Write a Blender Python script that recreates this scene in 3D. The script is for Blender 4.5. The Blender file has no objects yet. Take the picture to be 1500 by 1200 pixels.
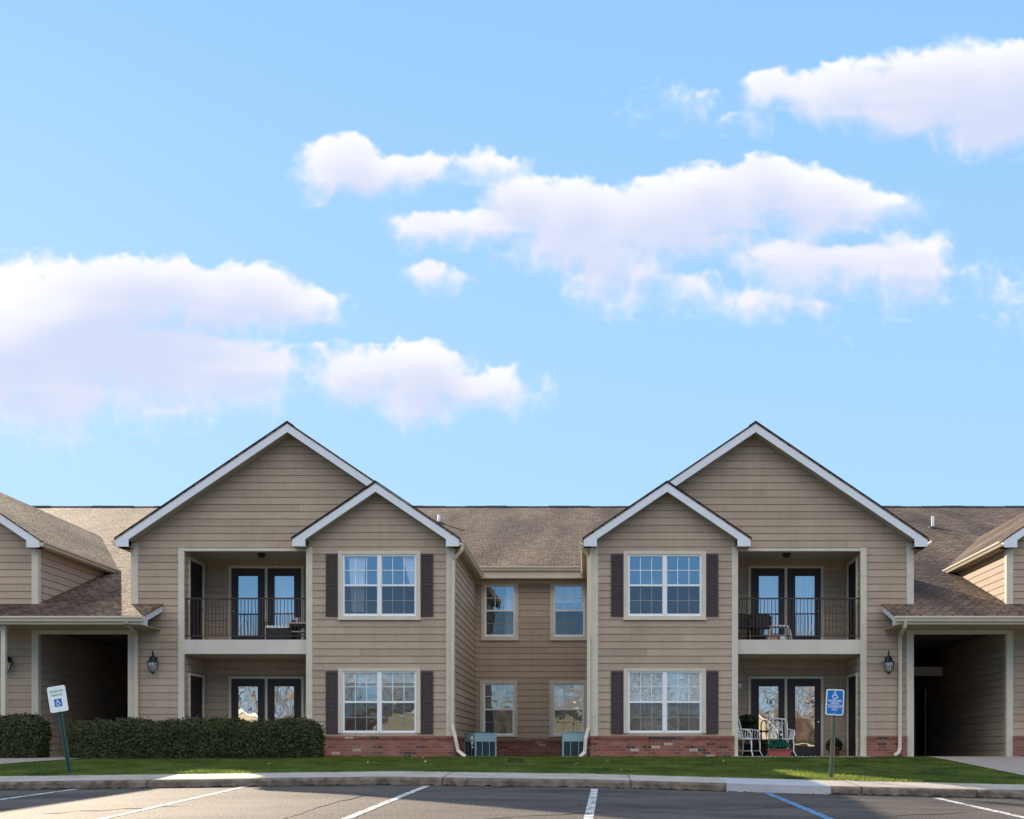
import bpy, math, random
import numpy as np
from mathutils import Vector, Matrix
random.seed(7); rng = np.random.default_rng(7)
R = math.radians
SC = bpy.context.scene
COL = SC.collection
EYE = 1.25           # eye height above the lot under the camera; geometry below is measured from the eye

# ------------------------------------------------------------------ camera
cam_d = bpy.data.cameras.new('camera'); cam = bpy.data.objects.new('camera', cam_d); COL.objects.link(cam)
cam.location = (0, 0, EYE); cam.rotation_euler = (R(90), 0, 0)
FPX, VX, VY = 1767.0, 865.0, 1100.0
cam_d.sensor_fit = 'HORIZONTAL'; cam_d.sensor_width = 36; cam_d.lens = FPX / 1500 * 36
cam_d.shift_x = (750 - VX) / 1500; cam_d.shift_y = (VY - 600) / 1500
cam_d.clip_end = 3000; cam_d.clip_start = 0.1
SC.camera = cam
SC.render.resolution_x = 1024; SC.render.resolution_y = 819

# ------------------------------------------------------------------ sun + sky + exposure
SUNV = Vector((-11.3, 19.5, 9.5)).normalized()
sd = bpy.data.lights.new('sun', 'SUN'); sd.energy = 5.0; sd.angle = R(0.5); sd.color = (1.0, 0.83, 0.62)
sun = bpy.data.objects.new('sun', sd); COL.objects.link(sun)
sun.rotation_euler = SUNV.to_track_quat('Z', 'Y').to_euler(); sun.location = (-30, 60, 40)
SC.view_settings.view_transform = 'Standard'; SC.view_settings.look = 'None'
SC.view_settings.gamma = 1; SC.view_settings.exposure = 0.80
SC.cycles.use_denoising = True
SC.cycles.max_bounces = 8

def cloud_image():
    PX0, PX1, PY0, PY1 = -300, 1800, -150, 850          # photo-scale window of sky directions
    W, H = PX1 - PX0, PY1 - PY0
    yy, xx = np.mgrid[0:H, 0:W].astype(np.float32); xx += PX0; yy += PY0
    g = np.random.default_rng(21)
    def vnoise(x, y, s, seed):
        G = np.random.default_rng(seed).random((256, 256)).astype(np.float32)
        a = x / s + 57.3; b = y / s + 91.7; i = np.floor(a).astype(int); j = np.floor(b).astype(int); fx = a - i; fy = b - j
        fx = fx * fx * fx * (fx * (fx * 6 - 15) + 10); fy = fy * fy * fy * (fy * (fy * 6 - 15) + 10)
        i0, i1, j0, j1 = i % 256, (i + 1) % 256, j % 256, (j + 1) % 256
        return (G[j0, i0] * (1 - fx) + G[j0, i1] * fx) * (1 - fy) + (G[j1, i0] * (1 - fx) + G[j1, i1] * fx) * fy
    def fbm(x, y, s, n, seed, gain=.5, billow=False):
        t = 0; a = 1; tot = 0
        for k in range(n):
            c, s_ = np.cos(k * 1.1), np.sin(k * 1.1)
            v = vnoise(x * c - y * s_, x * s_ + y * c, s / 2 ** k, seed + k)
            if billow: v = 1 - np.abs(2 * v - 1) * 1.0; v = v * v
            t = t + a * v; tot += a; a *= gain
        return t / tot
    wx = xx + (fbm(xx, yy, 60, 4, 1, .42) - .5) * 46; wy = yy + (fbm(xx, yy, 60, 4, 11, .42) - .5) * 30
    puffs = [  # x, y, rx, ry, weight, opacity
        (20, 440, 150, 68, 1.5), (120, 440, 190, 60, 1.5), (215, 420, 110, 50, 1.5), (320, 435, 150, 44, 1.4), (410, 448, 105, 34, 1.2),
        (60, 520, 230, 90, 1.2), (230, 530, 200, 62, 1.1), (350, 535, 115, 50, 1.15), (80, 585, 240, 40, .8), (-120, 480, 220, 130, 1.5),
        (500, 545, 70, 38, 1.0), (540, 548, 90, 42, 1.1), (612, 550, 95, 50, 1.3), (690, 568, 110, 34, 1.05), (620, 590, 75, 28, .8),
        (508, 232, 50, 36, 1.3), (480, 248, 52, 36, 1.2), (530, 256, 70, 26, 1.1), (600, 248, 70, 26, .95), (690, 243, 80, 20, .6),
        (770, 295, 80, 36, 1.2), (850, 310, 110, 46, 1.3), (960, 312, 130, 50, 1.35), (1060, 290, 120, 48, 1.3), (1120, 270, 80, 42, 1.3), (1200, 296, 110, 42, 1.25), (1275, 308, 75, 28, 1.0),
        (640, 328, 80, 28, 1.0), (710, 322, 70, 26, .9), (830, 355, 110, 34, .9), (890, 385, 90, 52, .8), (1010, 345, 160, 30, .8),
        (1150, 378, 75, 34, .85), (1240, 386, 120, 34, .9), (1330, 392, 80, 48, .8), (1100, 438, 70, 26, .8), (1020, 425, 70, 26, .42), (1180, 440, 50, 12, .4),
        (636, 405, 52, 20, .85), (1450, 405, 140, 16, .10),
        (1130, 128, 65, 24, 1.0), (1230, 132, 110, 38, 1.2), (1330, 118, 110, 50, 1.3), (1400, 118, 100, 60, 1.4), (1490, 125, 110, 66, 1.5), (1450, 180, 120, 42, 1.2), (1330, 165, 140, 28, .9), (1620, 130, 150, 80, 1.5),
        (1020, 136, 70, 12, .14), (1080, 172, 35, 12, .25)]
    f1 = fbm(xx, yy, 60, 6, 31); f2 = fbm(xx + (wx - xx) * .5, yy + (wy - yy) * .5, 34, 4, 51, .45, True)
    f3 = fbm(xx, yy, 9, 3, 77)
    D = np.full_like(xx, -3.)
    for (px, py, rx, ry, wt) in puffs:
        dy = (wy - py) / ry; dy = np.where(dy > 0, dy * .70, dy)
        r = np.sqrt(((wx - px) / rx) ** 2 + dy ** 2); e = (1 - r * 1.0) * wt * 1.0 + .0
        k = .14; h = np.clip(.5 + .5 * (e - D) / k, 0, 1); D = D * (1 - h) + e * h + k * h * (1 - h)
    D = D + (f1 - .5) * .66 + (f2 - .42) * .40 + (f3 - .5) * .20 + .10
    def sh(a, dx, dy): return np.roll(np.roll(a, dy, 0), dx, 1)
    sat = lambda a, lo, hi: np.clip((a - lo) / (hi - lo), 0, 1)
    top = sat(sh(D, 0, -7) - sh(D, 0, 7), -.12, .45)               # upper edges are crisp, lower edges melt away
    for _ in range(2): top = (top + sh(top, 4, 0) + sh(top, -4, 0) + sh(top, 0, 4) + sh(top, 0, -4)) / 5
    w_ = 1.0 - .72 * top
    al = sat(D, -.06, w_ - .06); al = al * al * (3 - 2 * al)
    for _ in range(2): al = (al * 2 + sh(al, 1, 0) + sh(al, -1, 0) + sh(al, 0, 1) + sh(al, 0, -1)) / 6
    occ = 0
    for k, wt in ((6, .25), (14, .25), (26, .2), (42, .18), (62, .12)): occ = occ + wt * sat(sh(D, k // 3, k), 0, .8)
    occ = np.clip(occ * .95 - .04 + np.clip(1 - np.hypot((xx - 10) / 130, (yy - 440) / 90), 0, 1) * -.9 + .42 * np.clip(1.2 - np.hypot((xx - 190) / 150, (yy - 505) / 48), 0, 1) + (.5 - f2) * .35 + (.5 - f1) * .3, 0, 1)
    for q in (9, 5): occ = (occ + sh(occ, q, 0) + sh(occ, -q, 0) + sh(occ, 2 * q, 0) + sh(occ, -2 * q, 0)) / 5
    for _ in range(2): occ = (occ * 2 + sh(occ, 3, 0) + sh(occ, -3, 0) + sh(occ, 0, 3) + sh(occ, 0, -3)) / 6
    lit = np.array([1.04, 1.03, 1.04]); body = np.array([.89, .885, .99]); dark = np.array([.68, .74, .96])
    o = occ[..., None]; col = np.where(o < .5, lit + (body - lit) * (o / .5), body + (dark - body) * ((o - .5) / .5))
    al = al * .93
    img = np.concatenate([col, al[..., None]], 2).astype(np.float32)
    return img, (PX0, PX1, PY0, PY1)

def build_world():
    w = bpy.data.worlds.new('World'); SC.world = w; w.use_nodes = True
    nt = w.node_tree; N = nt.nodes; L = nt.links; N.clear()
    out = N.new('ShaderNodeOutputWorld'); bg = N.new('ShaderNodeBackground'); L.new(bg.outputs[0], out.inputs[0])
    def M(op, a, b=None, c=None, tree=nt):
        n = tree.nodes.new('ShaderNodeMath'); n.operation = op
        for i, x in enumerate((a, b, c)):
            if x is None: continue
            if isinstance(x, (int, float)): n.inputs[i].default_value = x
            else: tree.links.new(x, n.inputs[i])
        return n.outputs[0]
    # main tree -----------------------------------------------------
    tc = N.new('ShaderNodeTexCoord'); sx = N.new('ShaderNodeSeparateXYZ'); L.new(tc.outputs['Generated'], sx.inputs[0])
    def W(op, a, b=None, c=None): return M(op, a, b, c, tree=nt)
    X, Y, Z = sx.outputs
    ay = W('MAXIMUM', W('ABSOLUTE', Y), .12)
    U = W('DIVIDE', X, ay); V = W('DIVIDE', Z, ay)
    def mr(x, a, b, smooth=True):
        n = N.new('ShaderNodeMapRange'); n.interpolation_type = 'SMOOTHSTEP' if smooth else 'LINEAR'
        L.new(x, n.inputs[0]); n.inputs[1].default_value = a; n.inputs[2].default_value = b; return n.outputs[0]
    arr, (PX0, PX1, PY0, PY1) = cloud_image()
    k = 1 / (2 ** SC.view_settings.exposure); arr = arr[::-1].copy(); arr[..., :3] *= k
    im = bpy.data.images.new('cloud_field', arr.shape[1], arr.shape[0], alpha=True, float_buffer=True)
    im.colorspace_settings.name = 'Non-Color'; im.alpha_mode = 'CHANNEL_PACKED'; im.pixels.foreach_set(arr.ravel()); im.update(); im.pack()
    cv = N.new('ShaderNodeCombineXYZ')
    L.new(W('MULTIPLY_ADD', U, FPX / (PX1 - PX0), (VX - PX0) / (PX1 - PX0)), cv.inputs[0])
    L.new(W('MULTIPLY_ADD', V, FPX / (PY1 - PY0), (PY1 - VY) / (PY1 - PY0)), cv.inputs[1])
    it = N.new('ShaderNodeTexImage'); it.image = im; it.extension = 'CLIP'; it.interpolation = 'Cubic'; L.new(cv.outputs[0], it.inputs[0])
    alpha = W('MULTIPLY', it.outputs['Alpha'], W('GREATER_THAN', Y, .2))
    def mix(f, a, b):
        n = N.new('ShaderNodeMix'); n.data_type = 'RGBA'
        if isinstance(f, (int, float)): n.inputs['Factor'].default_value = f
        else: L.new(f, n.inputs['Factor'])
        for s, x in ((6, a), (7, b)):
            if isinstance(x, tuple): n.inputs[s].default_value = (*x, 1)
            else: L.new(x, n.inputs[s])
        return n.outputs[2]
    sky = N.new('ShaderNodeTexSky'); sky.sky_type = 'NISHITA'; sky.sun_disc = False
    sky.sun_elevation = math.asin(SUNV.z); sky.sun_rotation = math.atan2(SUNV.x, SUNV.y)
    sky.air_density = 1.0; sky.dust_density = .4; sky.ozone_density = 2.5
    nm = N.new('ShaderNodeVectorMath'); nm.operation = 'SCALE'; L.new(sky.outputs[0], nm.inputs[0]); nm.inputs['Scale'].default_value = SKY_S
    k = 1 / (2 ** SC.view_settings.exposure)
    grad = mix(mr(V, 0.0, .62, False), tuple(c * k for c in SKY_LOW), tuple(c * k for c in SKY_HIGH))
    grad = mix(W('MULTIPLY', mr(Y, .05, -.15), mr(V, .03, .16)), grad, tuple(c * k for c in SKY_NORTH))
    base = mix(.06, grad, nm.outputs[0])
    front = mix(alpha, base, it.outputs['Color'])
    # unseen bright cloud bank added behind the camera as fill light for the facade
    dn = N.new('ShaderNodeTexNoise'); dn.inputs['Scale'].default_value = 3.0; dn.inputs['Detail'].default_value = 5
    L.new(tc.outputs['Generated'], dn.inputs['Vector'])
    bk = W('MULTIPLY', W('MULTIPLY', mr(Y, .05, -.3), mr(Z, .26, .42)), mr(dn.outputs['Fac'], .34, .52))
    final = mix(bk, front, tuple(c * k for c in SKY_FILL))
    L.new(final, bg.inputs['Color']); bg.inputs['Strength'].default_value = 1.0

SKY_S = .11
SKY_LOW = (.50, .775, 1.0); SKY_HIGH = (.315, .615, 1.0); SKY_NORTH = (.19, .47, .88); SKY_FILL = (1.95, 1.88, 1.82)
build_world()

# ------------------------------------------------------------------ materials
MAT = {}
def mat(name, col, rough=.7, noise=0, nscale=8, metallic=0, spec=.3, bump=0, bscale=40, stretch=None, hue=None):
    m = bpy.data.materials.new(name); m.use_nodes = True; nt = m.node_tree; N = nt.nodes; L = nt.links
    b = N['Principled BSDF']; b.inputs['Roughness'].default_value = rough; b.inputs['Metallic'].default_value = metallic
    b.inputs['Specular IOR Level'].default_value = spec; b.inputs['Base Color'].default_value = (*col, 1)
    tc = N.new('ShaderNodeTexCoord'); src = tc.outputs['Object']
    if stretch:
        mp = N.new('ShaderNodeMapping'); mp.inputs['Scale'].default_value = stretch; L.new(src, mp.inputs[0]); src = mp.outputs[0]
    if noise:
        n = N.new('ShaderNodeTexNoise'); n.inputs['Scale'].default_value = nscale; n.inputs['Detail'].default_value = 5
        L.new(src, n.inputs['Vector'])
        cr = N.new('ShaderNodeValToRGB'); e = cr.color_ramp.elements
        e[0].position = .3; e[1].position = .7
        lo = tuple(c * (1 - noise) for c in col); hi = tuple(c * (1 + noise) for c in col)
        if hue: hi = hue
        e[0].color = (*lo, 1); e[1].color = (*hi, 1)
        L.new(n.outputs['Fac'], cr.inputs[0]); L.new(cr.outputs[0], b.inputs['Base Color'])
    if bump:
        n = N.new('ShaderNodeTexNoise'); n.inputs['Scale'].default_value = bscale; n.inputs['Detail'].default_value = 4
        L.new(src, n.inputs['Vector'])
        bp = N.new('ShaderNodeBump'); bp.inputs['Strength'].default_value = 1; bp.inputs['Distance'].default_value = bump
        L.new(n.outputs['Fac'], bp.inputs['Height']); L.new(bp.outputs[0], b.inputs['Normal'])
    MAT[name] = m; return m

def nodes_of(m): return m.node_tree.nodes, m.node_tree.links
COURSE = .186
def siding_mat():
    m = mat('siding', (.30, .25, .20), .75)
    N, L = nodes_of(m); b = N['Principled BSDF']
    tc = N.new('ShaderNodeTexCoord'); geo = N.new('ShaderNodeNewGeometry')
    sx = N.new('ShaderNodeSeparateXYZ'); L.new(geo.outputs['Position'], sx.inputs[0])
    def M(op, a, b_=None):
        n = N.new('ShaderNodeMath'); n.operation = op
        for i, x in enumerate((a, b_)):
            if x is None: continue
            if isinstance(x, (int, float)): n.inputs[i].default_value = x
            else: L.new(x, n.inputs[i])
        return n.outputs[0]
    s = M('ADD', sx.outputs[0], sx.outputs[1])
    row = M('FLOOR', M('DIVIDE', M('SUBTRACT', sx.outputs[2], EYE - .175 + .002), COURSE))
    brd = M('FLOOR', M('ADD', M('DIVIDE', s, 3.66), M('MULTIPLY', row, .37)))
    c = N.new('ShaderNodeCombineXYZ'); L.new(row, c.inputs[0]); L.new(brd, c.inputs[1])
    wn = N.new('ShaderNodeTexWhiteNoise'); wn.noise_dimensions = '3D'; L.new(c.outputs[0], wn.inputs['Vector'])
    # grain streaks + broad weathering
    mp = N.new('ShaderNodeMapping'); mp.inputs['Scale'].default_value = (1.5, 1.5, 40); L.new(geo.outputs['Position'], mp.inputs[0])
    g = N.new('ShaderNodeTexNoise'); g.inputs['Scale'].default_value = 2.2; g.inputs['Detail'].default_value = 6; L.new(mp.outputs[0], g.inputs['Vector'])
    w = N.new('ShaderNodeTexNoise'); w.inputs['Scale'].default_value = .55; w.inputs['Detail'].default_value = 4; L.new(geo.outputs['Position'], w.inputs['Vector'])
    f = M('ADD', M('ADD', M('MULTIPLY', wn.outputs['Value'], .24), M('MULTIPLY', g.outputs['Fac'], .5)), M('MULTIPLY', w.outputs['Fac'], .55))
    cr = N.new('ShaderNodeValToRGB'); e = cr.color_ramp.elements
    e[0].position = .35; e[0].color = (.325, .252, .192, 1); e[1].position = .85; e[1].color = (.475, .375, .288, 1)
    mp2 = N.new('ShaderNodeMapping'); mp2.inputs['Scale'].default_value = (5, 5, .35); L.new(geo.outputs['Position'], mp2.inputs[0])
    st = N.new('ShaderNodeTexNoise'); st.inputs['Scale'].default_value = 1.3; st.inputs['Detail'].default_value = 5; L.new(mp2.outputs[0], st.inputs['Vector'])
    f = M('ADD', f, M('MULTIPLY', M('SUBTRACT', st.outputs['Fac'], .5), .30))
    L.new(f, cr.inputs[0])
    jt = M('LESS_THAN', M('FRACT', M('ADD', M('DIVIDE', s, 3.66), M('MULTIPLY', row, .37))), .0030)
    jm = N.new('ShaderNodeMix'); jm.data_type = 'RGBA'; L.new(M('MULTIPLY', jt, .28), jm.inputs['Factor']); L.new(cr.outputs[0], jm.inputs[6]); jm.inputs[7].default_value = (.08, .06, .05, 1)
    L.new(jm.outputs[2], b.inputs['Base Color'])
    # butt joints between boards
    bp = N.new('ShaderNodeBump'); bp.inputs['Strength'].default_value = .6; bp.inputs['Distance'].default_value = .004
    L.new(g.outputs['Fac'], bp.inputs['Height']); L.new(bp.outputs[0], b.inputs['Normal'])
siding_mat()

def shingle_mat():
    m = mat('shingle', (.2, .15, .11), .95)
    N, L = nodes_of(m); b = N['Principled BSDF']; b.inputs['Specular IOR Level'].default_value = .2; b.inputs['Roughness'].default_value = .84
    geo = N.new('ShaderNodeNewGeometry')
    mp = N.new('ShaderNodeMapping'); mp.inputs['Scale'].default_value = (1, 1, 1.6); L.new(geo.outputs['Position'], mp.inputs[0])
    def ns(sc, st, det=3):
        q = N.new('ShaderNodeMapping'); q.inputs['Scale'].default_value = st; L.new(geo.outputs['Position'], q.inputs[0])
        n = N.new('ShaderNodeTexNoise'); n.inputs['Scale'].default_value = sc; n.inputs['Detail'].default_value = det
        L.new(q.outputs[0], n.inputs['Vector']); return n.outputs['Fac']
    br = N.new('ShaderNodeTexBrick')
    q = N.new('ShaderNodeMapping'); q.inputs['Scale'].default_value = (1, 1, 1); L.new(geo.outputs['Position'], q.inputs[0])
    wv = N.new('ShaderNodeVectorMath'); wv.operation = 'ADD'; L.new(q.outputs[0], wv.inputs[0])
    dn = N.new('ShaderNodeTexNoise'); dn.inputs['Scale'].default_value = 3.2; dn.inputs['Detail'].default_value = 2; L.new(geo.outputs['Position'], dn.inputs['Vector'])
    ds = N.new('ShaderNodeVectorMath'); ds.operation = 'SCALE'; ds.inputs['Scale'].default_value = .32; L.new(dn.outputs['Color'], ds.inputs[0]); L.new(ds.outputs[0], wv.inputs[1])
    L.new(wv.outputs[0], br.inputs['Vector'])
    br.inputs['Scale'].default_value = 1; br.inputs['Brick Width'].default_value = .26; br.inputs['Row Height'].default_value = .22
    br.inputs['Mortar Size'].default_value = .03; br.inputs['Mortar Smooth'].default_value = .6; br.offset = .5; br.offset_frequency = 2
    br.inputs['Color1'].default_value = (.108, .074, .055, 1); br.inputs['Color2'].default_value = (.215, .148, .104, 1); br.inputs['Mortar'].default_value = (.070, .050, .042, 1)
    big = ns(.45, (1.6, .35, .35), 4)
    cr = N.new('ShaderNodeValToRGB'); e = cr.color_ramp.elements
    e[0].position = .36; e[0].color = (.42, .40, .42, 1); e[1].position = .62; e[1].color = (1.25, 1.2, 1.12, 1)
    L.new(big, cr.inputs[0])
    mx = N.new('ShaderNodeMix'); mx.data_type = 'RGBA'; mx.blend_type = 'MULTIPLY'; mx.inputs['Factor'].default_value = 1
    L.new(br.outputs['Color'], mx.inputs[6]); L.new(cr.outputs[0], mx.inputs[7]); L.new(mx.outputs[2], b.inputs['Base Color'])
    bp = N.new('ShaderNodeBump'); bp.inputs['Strength'].default_value = .8; bp.inputs['Distance'].default_value = .05
    h = N.new('ShaderNodeMath'); h.operation = 'ADD'; L.new(ns(7, (1, 1, 1), 4), h.inputs[0]); L.new(br.outputs['Fac'], h.inputs[1])
    h2 = N.new('ShaderNodeMath'); h2.operation = 'MULTIPLY_ADD'; L.new(br.outputs['Fac'], h2.inputs[0]); h2.inputs[1].default_value = -1.0; L.new(ns(5, (.6, 1.5, 1.5), 5), h2.inputs[2])
    L.new(h2.outputs[0], bp.inputs['Height']); L.new(bp.outputs[0], b.inputs['Normal'])
shingle_mat()

def brick_mat():
    m = mat('brick', (.3, .1, .08), .85)
    N, L = nodes_of(m); b = N['Principled BSDF']
    geo = N.new('ShaderNodeNewGeometry'); sx = N.new('ShaderNodeSeparateXYZ'); L.new(geo.outputs['Position'], sx.inputs[0])
    ad = N.new('ShaderNodeMath'); ad.operation = 'ADD'; L.new(sx.outputs[0], ad.inputs[0]); L.new(sx.outputs[1], ad.inputs[1])
    c = N.new('ShaderNodeCombineXYZ'); L.new(ad.outputs[0], c.inputs[0]); L.new(sx.outputs[2], c.inputs[1])
    br = N.new('ShaderNodeTexBrick'); L.new(c.outputs[0], br.inputs['Vector'])
    br.inputs['Scale'].default_value = 1; br.inputs['Brick Width'].default_value = .215; br.inputs['Row Height'].default_value = .077
    br.inputs['Mortar Size'].default_value = .0055; br.inputs['Bias'].default_value = -.2
    br.inputs['Color1'].default_value = (.23, .075, .052, 1); br.inputs['Color2'].default_value = (.36, .14, .10, 1); br.inputs['Mortar'].default_value = (.30, .24, .22, 1)
    # occasional dark and pale bricks: hash by cell
    def M(op, a, b_=None):
        n = N.new('ShaderNodeMath'); n.operation = op
        for i, x in enumerate((a, b_)):
            if x is None: continue
            if isinstance(x, (int, float)): n.inputs[i].default_value = x
            else: L.new(x, n.inputs[i])
        return n.outputs[0]
    row = M('FLOOR', M('DIVIDE', sx.outputs[2], .077)); par = M('MODULO', row, 2.0)
    cell = M('FLOOR', M('DIVIDE', M('ADD', ad.outputs[0], M('MULTIPLY', par, .1075)), .215))
    c2 = N.new('ShaderNodeCombineXYZ'); L.new(row, c2.inputs[0]); L.new(cell, c2.inputs[1])
    wn = N.new('ShaderNodeTexWhiteNoise'); L.new(c2.outputs[0], wn.inputs['Vector'])
    dk = M('GREATER_THAN', wn.outputs['Value'], .93); pale = M('LESS_THAN', wn.outputs['Value'], .035)
    ns = N.new('ShaderNodeTexNoise'); ns.inputs['Scale'].default_value = 2.0; ns.inputs['Detail'].default_value = 6; L.new(geo.outputs['Position'], ns.inputs['Vector'])
    def mix(f, a, b_, bt='MIX'):
        n = N.new('ShaderNodeMix'); n.data_type = 'RGBA'; n.blend_type = bt
        if isinstance(f, (int, float)): n.inputs['Factor'].default_value = f
        else: L.new(f, n.inputs['Factor'])
        for s, x in ((6, a), (7, b_)):
            if isinstance(x, tuple): n.inputs[s].default_value = (*x, 1)
            else: L.new(x, n.inputs[s])
        return n.outputs[2]
    notm = M('SUBTRACT', 1.0, br.outputs['Fac'])
    col = mix(M('MULTIPLY', dk, notm), br.outputs['Color'], (.07, .045, .045))
    col = mix(M('MULTIPLY', M('MULTIPLY', pale, notm), .8), col, (.55, .45, .42))
    n2 = N.new('ShaderNodeMapRange'); L.new(ns.outputs['Fac'], n2.inputs[0]); n2.inputs[1].default_value = .5; n2.inputs[2].default_value = .8; n2.inputs[4].default_value = .45
    col = mix(n2.outputs[0], col, (.38, .25, .23))
    L.new(col, b.inputs['Base Color'])
    bp = N.new('ShaderNodeBump'); bp.inputs['Distance'].default_value = .006; L.new(notm, bp.inputs['Height']); L.new(bp.outputs[0], b.inputs['Normal'])
brick_mat()

mat('trim', (.61, .56, .47), .6, noise=.08, nscale=3)
mat('gutter_beige', (.62, .55, .44), .45, noise=.06, nscale=2)
mat('rake_white', (.70, .74, .80), .5, noise=.04, nscale=2)
mat('soffit', (.42, .36, .28), .7, noise=.05, nscale=2)
mat('vinyl', (.82, .84, .86), .4)
mat('shutter', (.060, .042, .046), .55, noise=.15, nscale=3)
mat('door_dark', (.036, .028, .032), .45)
mat('storage_door', (.028, .021, .022), .6)
mat('rail_metal', (.050, .038, .036), .5)
mat('lantern_metal', (.022, .025, .03), .45, metallic=.3)
mat('slab', (.60, .57, .51), .75, noise=.10, nscale=1.3)
mat('ceiling', (.45, .40, .35), .9)
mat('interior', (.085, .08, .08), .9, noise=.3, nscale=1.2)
mat('interior_dark', (.03, .028, .027), .9)
mat('cloth', (.90, .90, .92), .9, noise=.04)
mat('blind', (.84, .83, .80), .8)
mat('chrome', (.7, .7, .68), .2, metallic=1)
mat('concrete', (.41, .355, .305), .8, noise=.16, nscale=2.2, bump=.004, bscale=60)
mat('ramp_concrete', (.40, .41, .44), .9, noise=.10, nscale=4)
mat('kerb_concrete', (.150, .122, .098), .95, noise=.5, nscale=6, bump=.01, bscale=25)
mat('soil', (.075, .11, .04), .95, noise=.4, nscale=3, hue=(.15, .15, .07))
mat('path_pink', (.34, .28, .25), .9, noise=.10, nscale=3)
mat('dark_plastic', (.018, .018, .022), .45)
mat('wicker_dark', (.03, .027, .027), .6, bump=.004, bscale=90)
mat('white_metal', (.80, .82, .84), .45)
mat('terracotta_red', (.27, .065, .05), .7, noise=.15)
mat('leaf_teal', (.010, .13, .075), .6, noise=.5, nscale=20)
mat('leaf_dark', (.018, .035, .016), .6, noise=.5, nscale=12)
mat('ac_metal', (.24, .37, .41), .5, noise=.06, nscale=3)
mat('ac_dark', (.055, .085, .095), .6)
mat('label_white', (.8, .8, .82), .5)
mat('sign_green_post', (.045, .10, .095), .5, metallic=.2)
mat('sign_grey_post', (.16, .18, .13), .5, metallic=.4, noise=.3, nscale=12)
mat('sign_blue', (.004, .16, .50), .45)
mat('sign_white', (.80, .85, .90), .4)
mat('sign_green', (.10, .38, .26), .5)
mat('dead_leaf', (.42, .26, .08), .8)
mat('pvc', (.62, .62, .62), .5)
mat('lead', (.10, .09, .09), .6)
mat('drain', (.05, .04, .035), .9)
mat('pink_box', (.65, .38, .55), .7)
mat('crate', (.33, .22, .15), .8)
mat('lamp_glass_white', (.8, .8, .76), .3)
mat('crack', (.018, .016, .015), .9)
mat('ridge_dark', (.035, .035, .037), .9)
mat('beige_far', (.58, .50, .36), .8)
mat('dry_field', (.26, .21, .12), .95, noise=.3, nscale=.05)
mat('bark', (.10, .085, .07), .9, noise=.3)

def asphalt():
    m = mat('asphalt', (.1, .1, .1), .78); N, L = nodes_of(m); b = N['Principled BSDF']; b.inputs['Specular IOR Level'].default_value = .25
    geo = N.new('ShaderNodeNewGeometry')
    def ns(sc, det=5, st=(1, 1, 1)):
        q = N.new('ShaderNodeMapping'); q.inputs['Scale'].default_value = st; L.new(geo.outputs['Position'], q.inputs[0])
        n = N.new('ShaderNodeTexNoise'); n.inputs['Scale'].default_value = sc; n.inputs['Detail'].default_value = det; L.new(q.outputs[0], n.inputs['Vector']); return n.outputs['Fac']
    a = N.new('ShaderNodeValToRGB'); e = a.color_ramp.elements
    e[0].position = .32; e[0].color = (.040, .033, .032, 1); e[1].position = .70; e[1].color = (.130, .104, .088, 1)
    L.new(ns(.8, 9, (.6, 1.5, 1)), a.inputs[0])
    f = N.new('ShaderNodeValToRGB'); e = f.color_ramp.elements
    e[0].position = .35; e[0].color = (.55, .55, .55, 1); e[1].position = .65; e[1].color = (1.45, 1.42, 1.38, 1)
    L.new(ns(38, 6), f.inputs[0])
    mx = N.new('ShaderNodeMix'); mx.data_type = 'RGBA'; mx.blend_type = 'MULTIPLY'; mx.inputs['Factor'].default_value = .8
    L.new(a.outputs[0], mx.inputs[6]); L.new(f.outputs[0], mx.inputs[7]); L.new(mx.outputs[2], b.inputs['Base Color'])
    bp = N.new('ShaderNodeBump'); bp.inputs['Distance'].default_value = .018; L.new(ns(22, 8), bp.inputs['Height']); L.new(bp.outputs[0], b.inputs['Normal'])
asphalt()

def worn(name, col):
    m = mat(name, col, .8); N, L = nodes_of(m); b = N['Principled BSDF']; geo = N.new('ShaderNodeNewGeometry')
    n = N.new('ShaderNodeTexNoise'); n.inputs['Scale'].default_value = 9; n.inputs['Detail'].default_value = 9; n.inputs['Roughness'].default_value = .75; L.new(geo.outputs['Position'], n.inputs['Vector'])
    cr = N.new('ShaderNodeValToRGB'); e = cr.color_ramp.elements; e[0].position = .43; e[0].color = (.10, .085, .078, 1); e[1].position = .52; e[1].color = (*col, 1)
    L.new(n.outputs['Fac'], cr.inputs[0]); L.new(cr.outputs[0], b.inputs['Base Color'])
worn('paint_white', (.62, .62, .61)); worn('paint_blue', (.10, .27, .50))
def glass_mat(name, refl, wav, tint=(1, 1, 1)):
    m = bpy.data.materials.new(name); m.use_nodes = True; N, L = nodes_of(m); N.clear()
    out = N.new('ShaderNodeOutputMaterial'); mx = N.new('ShaderNodeMixShader'); gl = N.new('ShaderNodeBsdfGlossy'); tr = N.new('ShaderNodeBsdfTransparent')
    gl.inputs['Roughness'].default_value = .0; gl.inputs['Color'].default_value = (*tint, 1); tr.inputs['Color'].default_value = (.93, .96, .97, 1)
    mx.inputs[0].default_value = refl; L.new(tr.outputs[0], mx.inputs[1]); L.new(gl.outputs[0], mx.inputs[2]); L.new(mx.outputs[0], out.inputs[0])
    geo = N.new('ShaderNodeNewGeometry'); n = N.new('ShaderNodeTexNoise'); n.inputs['Scale'].default_value = 1.7; n.inputs['Detail'].default_value = 1.5
    L.new(geo.outputs['Position'], n.inputs['Vector'])
    bp = N.new('ShaderNodeBump'); bp.inputs['Distance'].default_value = wav; L.new(n.outputs['Fac'], bp.inputs['Height']); L.new(bp.outputs[0], gl.inputs['Normal'])
    MAT[name] = m
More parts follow.
